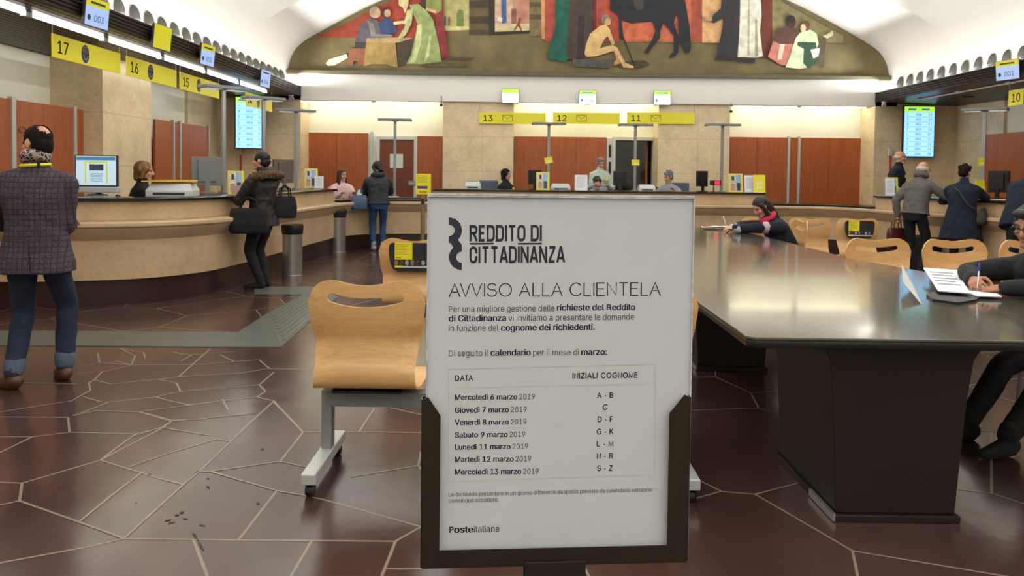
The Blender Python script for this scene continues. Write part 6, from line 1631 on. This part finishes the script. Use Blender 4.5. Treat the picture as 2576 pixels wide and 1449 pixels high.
# customer in the padded jacket and jeans
p = PZ(958, 622)
J = person('customer with a charcoal padded jacket and blue jeans at the low counter', (p.x + 0.06, 14.42, 0), 0.25, 1.62, lean=0.16, twist=0.1, head=(0.45, 0.55), headfwd=0.06, wl=(-0.17, 0.42, 0.98), wr=(0.14, 0.44, 0.99), el=(-0.8, -0.4, -0.5), er=(0.8, -0.4, -0.5),
    al=(-0.08, 0.0, 0.085), ar=(0.08, 0.05, 0.085), girth=1.12, hair='bob', hairm=M('black_hair', (16, 13, 14), 0.5), topm=CHARC, hem=0.02, legm=DENIM2, shoem=LTGREY, sleeve=1.28, wrinkle=0.010, shadj=0.02)
scarf_ring(J, 'hood', CHARC, 0.085, 0.05, 0.01, 0.006)
bag('shoulder_bag', 'slate blue handbag beside the customer in the charcoal padded jacket', 'bag', (-2.82, 14.30, 0.74), 0.2, 0.30, 0.14, 0.26, SLATEB)

# clerks ---------------------------------------------------------------
def chair_back(label, x, y, z, rz, mat):
    t = thing('office_chair', label, 'office chair', (x, y, z), rz)
    mb = MB(); mb.box(-0.22, -0.235, 0.66, 0.22, -0.185, 1.12); mb.build('backrest', mat, t, bevel=0.03)
    mb = MB(); mb.box(-0.23, -0.20, 0.49, 0.23, 0.24, 0.56); mb.build('seat', mat, t, bevel=0.03)
    mb = MB(); mb.cap((0, 0, 0.06), 0.03, (0, 0, 0.49), 0.03); mb.box(-0.03, -0.23, 0.50, 0.03, -0.205, 0.70)
    mb.build('column', BLACK, t)
    for i in range(5):
        a = 2 * PI * i / 5; mb = MB(); mb.cap((0, 0, 0.09), 0.022, (0.28 * math.cos(a), 0.28 * math.sin(a), 0.065), 0.018, 8); mb.cap((0.28 * math.cos(a), 0.28 * math.sin(a), 0.029), 0.026, (0.28 * math.cos(a), 0.28 * math.sin(a), 0.034), 0.026, 8); mb.build('leg', BLACK, t)
def clerk(label, x, y, z, yaw, headz, **kw):
    pz = headz - z - 0.80
    return person(label, (x, y, z), yaw, 1.66, pelvis=(0, 0.0, min(pz, 0.79)), al=(-0.10, 0.36, 0.20), ar=(0.10, 0.36, 0.20), kl=(-0.1, 1, 0.6), kr=(0.1, 1, 0.6), hem=0.06, **kw)
FL = 0.16
q = PY(365, 395, 9.55)
mb = MB(); mb.box(-6.14, 8.75, 0, -4.65, 14.6, FL); struct(mb.build('floor_left_staff', M('dark_step', (60, 46, 40), 0.5)))
mb = MB(); mb.box(7.75, 9.4, 0, 9.0, 14.8, FL); struct(mb.build('floor_right_staff', M('dark_step', (60, 46, 40), 0.5)))
J = clerk('clerk with dark blond hair in black seated behind the left counter', -4.42 - 0.02, 9.35, 0.0, -1.05, 1.545, lean=0.1, head=(-0.2, 0.15), hair='bob', hairm=HAIRL, topm=BLACKC, wl=(-0.15, 0.36, 1.13 ), wr=(0.15, 0.36, 1.13))
chair_back('dark office chair of the blond clerk behind the left counter', -4.44, 9.35, 0.0, -1.05, BLACKC)
x = PY(858, 440, 15.55).x
J = clerk('clerk in a pale pink padded jacket leaning on the low counter', x - 0.02, 15.62, 0, -2.55, 1.50, lean=0.12, head=(0.3, 0.1), hair='long', hairm=HAIRB, topm=PINK, wl=(-0.12, 0.40, 1.00), wr=(0.16, 0.40, 1.0), sleeve=1.2, wrinkle=0.010)
chair_back('office chair with a pink-padded look behind the pink-jacketed clerk', x + 0.01, 15.63, 0.0, -2.55, PINK)
x = PY(1272, 440, 15.9).x
J = clerk('dark-haired seated clerk in black with a yellow badge, left part of the rear counter', x, 15.95, FL, -2.2, 1.545, head=(0.1, 0.08), hair='bob', hairm=HAIRD, topm=BLACKC)
mb = MB(); p = J['chest'] + J['f'] * 0.150 - J['r'] * 0.06; mb.cbox(p, (0.05, 0.012, 0.12)); mb.build('badge', YELLOW, J['t'])
chair_back('slate grey office chair behind the dark-haired seated clerk', PY(1242, 460, 15.97).x, 16.0, FL, -2.6, M('slate_chair_cloth', (92, 104, 124), 0.9))
x = PY(1508, 440, 16.15).x
J = person('standing clerk with grey hair in a pale grey-green jumper at the rear counter', (x, 16.28, FL), PI + 0.3, 1.62, lean=0.12, head=(0.1, 0.42), wl=(-0.16, 0.32, 1.02), wr=(0.12, 0.30, 1.05), hair='short', hairm=HAIRG, topm=MINT, legm=NAVYC, girth=1.12)
mb = MB(); p = J['chest'] + J['f'] * 0.165 - J['r'] * 0.09; mb.cbox(p, (0.07, 0.012, 0.05)); mb.build('badge', YELLOW, J['t'])
x = PY(1484, 440, 15.85).x
J = clerk('bending clerk with dark hair, half hidden by a white sheet on the rear counter', x + 0.02, 15.9, FL, PI + 0.5, 1.44, lean=0.42, head=(-0.3, 0.3), hair='messy', hairm=M('greying_dark_hair', (52, 48, 46), 0.6), topm=M('pale_blue_grey_shirt', (150, 160, 172), 0.9), wl=(-0.15, 0.42, 1.02), wr=(0.2, 0.40, 1.06))
x = PY(1686, 440, 15.85).x
J = clerk('elderly grey-haired clerk in a light grey cardigan at the rear counter', x, 15.85, FL, -3.6, 1.545, lean=0.22, head=(-0.55, 0.25), hair='messy', hairm=HAIRG, topm=LTGREY, wl=(-0.2, 0.40, 0.98), wr=(0.2, 0.38, 0.98))
chair_back('slate grey office chair behind the grey-cardigan clerk', x + 0.34, 16.02, FL, 3.5, M('slate_chair_cloth', (92, 104, 124), 0.9))
# bald clerk standing behind the right counter
mb = MB(); mb.box(6.85, 14.70, 0, 9.0, 15.70, 0.18); struct(mb.build('floor_corner_staff', M('dark_step', (60, 46, 40), 0.5)))
x = PY(2256, 400, 14.95).x
J = person('bald clerk in a navy polo shirt standing behind the corner of the right counter', (max(x, 7.0), 14.98, 0.18), -2.25, 1.76, lean=0.10, head=(0.0, 0.10), wl=(0.0 - 0.22, 0.30, 1.10), wr=(0.22, 0.16, 1.0), hair='ring', hairm=HAIRW, topm=NAVYC, legm=NAVYC, girth=1.12, skin=SKIN)
mb = MB(); p = J['chest'] + J['f'] * 0.165 + J['r'] * 0.04; mb.cbox(p, (0.07, 0.02, 0.05)); mb.build('badge', YELLOW, J['t'])
for s in (-1, 1):
    mb = MB(); mb.cap(J['E'][s].lerp(J['W'][s], 0.15), 0.062, J['E'][s].lerp(J['W'][s], 0.95), 0.046); link('bare_forearm', remesh(mb, 'forearm', 0.010, 2), SKIN, J['t'], True)

# customers at the right counter -------------------------------------------
x, y = 6.08, 12.85
J = person('man in a grey wool jacket leaning on the right-hand counter with a burgundy bag', (5.96, 11.95, 0), -0.95, 1.70, pelvis=(0, -0.02, 0.93), lean=0.30, head=(-0.1, 0.25), headfwd=0.05, wl=(-0.26, -0.02, 0.84), wr=(0.20, 0.42, 1.13), el=(-0.7, -0.7, 0), er=(0.8, -0.2, -0.3),
    al=(-0.10, -0.10, 0.085), ar=(0.10, 0.02, 0.085), hair='ring', hairm=HAIRW, topm=GREYC, hem=0.02, legm=BLACKC, girth=1.05, sleeve=1.12, wrinkle=0.007, curl=(1.5, 0.6), palm=((1, 0, 0), (0, 0, -1)), hdir=((0, 0.05, -1), None))
scarf_ring(J, 'collar', GREYC, 0.072, 0.040, 0.065, 0.004)
glasses(J)
w0 = world(J, J['W'][-1] + Vector((0, 0.0, -0.11)))
bag('briefcase', 'burgundy leather bag in the hand of the man in grey', 'bag', (w0.x - 0.02, w0.y, w0.z - 0.40), 0.25, 0.30, 0.15, 0.34, BURG)
J = person('woman in a long navy coat with an olive shoulder bag at the right-hand counter', (6.42, 11.55, 0), -0.72, 1.64, lean=0.20, head=(-0.25, 0.18), headfwd=0.04, wl=(-0.16, 0.40, 1.12), wr=(0.16, 0.52, 1.15), el=(-0.8, -0.3, -0.5), er=(0.8, -0.3, -0.5), hair='messy', hairm=HAIRD, topm=NAVYC, hem=0.34, flare=1.22, legm=BLACKC, girth=1.16, sleeve=1.2, wrinkle=0.008)
mb = MB(); S, nk, r, f, u, pv = J['S'], J['nk'], J['r'], J['f'], J['u'], J['pv']
mb.tube([S[-1] + r * 0.07 + u * 0.065 + f * 0.02, S[-1] + r * 0.08 - f * 0.115 + u * 0.0, J['chest'] - f * 0.170 - r * 0.01, J['waist'] - f * 0.180 + r * 0.11, pv + r * 0.20 - f * 0.10 + Vector((0, 0, 0.10))], 0.011, 8)
mb.build('bag_strap', KHAKI, J['t'], smooth=True)
w0 = world(J, pv + r * 0.27 - f * 0.02 + Vector((0, 0, -0.10)))
bag('shoulder_bag', 'olive canvas shoulder bag at the hip of the woman in the navy coat', 'bag', (w0.x, w0.y, w0.z), 0.9, 0.26, 0.13, 0.24, KHAKI, False)
J = person('customer in dark navy bending over the counter at the right edge of the picture', (6.42, 10.15, 0), -0.85, 1.76, pelvis=(0, 0, 0.95), lean=0.62, head=(0.0, 0.4), headfwd=0.04, wl=(-0.18, 0.62, 1.13), wr=(0.18, 0.62, 1.13), hair='short', hairm=HAIRD, topm=NAVYC, hem=0.16, legm=M('dark_navy_trousers', (24, 26, 38), 0.9), girth=1.22, sleeve=1.2, flare=1.1, al=(-0.12, -0.12, 0.085), ar=(0.12, -0.05, 0.085))

# woman writing at the far end of the table (facing -x)
J = person('woman with dark brown hair bent over papers at the far end of the long table', (3.08, 9.05, 0), PI / 2 + 0.15, 1.62, pelvis=(0, -0.02, 0.52), lean=0.62, head=(0.15, 0.65), headfwd=0.06, wl=(0.0, 0.68, 0.835), wr=(0.16, 0.60, 0.835), el=(-0.9, -0.2, 0.0), er=(0.9, -0.2, 0.0), al=(-0.12, 0.30, 0.085), ar=(0.12, 0.30, 0.085),
    hair='long', hairm=M('dark_chestnut_hair', (32, 20, 18), 0.5, var=0.4, vs=24), topm=M('dark_navy_knit', (22, 22, 38), 0.9), hem=0.05, sleeve=1.2, curl=(0.7, 1.1), palm=((0, 0, -1), (0.3, 0, -1)))
for s in (-1, 1):
    mb = MB(); d = (J['E'][s] - J['W'][s]).normalized(); mb.cap(J['W'][s] + d * 0.015, 0.046, J['W'][s] + d * 0.055, 0.052); link('pale_cuff', remesh(mb, 'cuff', 0.009, 1), M('pale_cuff_cloth', (170, 182, 190), 0.8), J['t'], True)
mb = MB(); d = (J['E'][-1] - J['S'][-1]); a = J['S'][-1] + d * 0.55
for i in range(2): mb.cap(a + d * 0.10 * i, 0.070, a + d * 0.10 * i + d * 0.03, 0.070)
link('sleeve_stripe', remesh(mb, 'stripe', 0.008, 1), M('pale_pink_stripe', (190, 160, 170), 0.8), J['t'], True)
scarf_ring(J, 'pink_scarf', M('pink_wool', (196, 56, 84), 0.9), 0.075, 0.036, 0.03, 0.006)
w0 = world(J, J['W'][1] + Vector((-0.02, 0.09, 0.05)))
tt = thing('pen', 'white pen in the hand of the woman at the far end of the table', 'pen', w0, 0.3); mb = MB(); mb.cap((0.02, 0, -0.05), 0.003, (-0.02, 0.01, 0.075), 0.006, 8); mb.build('pen_barrel', PAPER, tt, smooth=True)

# man writing at the right edge of the table
J = person('man with glasses in black writing at the right edge of the table', (3.12, 4.55, 0), PI / 2 + 0.25, 1.72, pelvis=(0, -0.02, 0.52), lean=0.41, head=(0.30, 0.30), headfwd=0.05, wl=(-0.08, 0.50, 0.825), wr=(0.10, 0.52, 0.85), el=(-0.9, -0.3, 0.1), er=(0.9, -0.3, 0.0), al=(-0.33, 0.70, 0.085), ar=(-0.06, 0.68, 0.085), kl=(-0.3, 0.6, 1), kr=(0, 0.6, 1),
    hair='short', hairm=M('black_hair', (16, 13, 14), 0.5), skin=SKIN2, topm=M('black_jacket_cloth', (26, 26, 28), 0.85, var=0.2, vs=14), hem=0.05, sleeve=1.12, curl=(0.55, 1.15), palm=((0.2, 0, -1), (-0.75, 0.1, -0.65)), voxel=0.0065, fl=0.1, fr_=-0.1)
glasses(J)
Wp = J['W'][1]; dd = (J['W'][1] - J['E'][1]).normalized()
w0 = world(J, Wp + dd * 0.085 + Vector((-0.03, 0.0, 0.03)))
tt = thing('pen', 'blue and white ballpoint pen in the hand of the man with glasses', 'pen', w0, 0.0)
mb = MB(); mb.cap((-0.012, 0.0, -0.055), 0.0022, (0.012, 0.03, 0.055), 0.0045, 10); mb.build('pen_barrel', PAPER, tt, smooth=True)
mb = MB(); mb.cap((0.008, 0.0255, 0.038), 0.0055, (0.016, 0.036, 0.075), 0.0055, 10); mb.build('pen_cap', M('pen_blue', (40, 56, 140), 0.4), tt, smooth=True)
bpy.data.scenes.remove(BENCH)
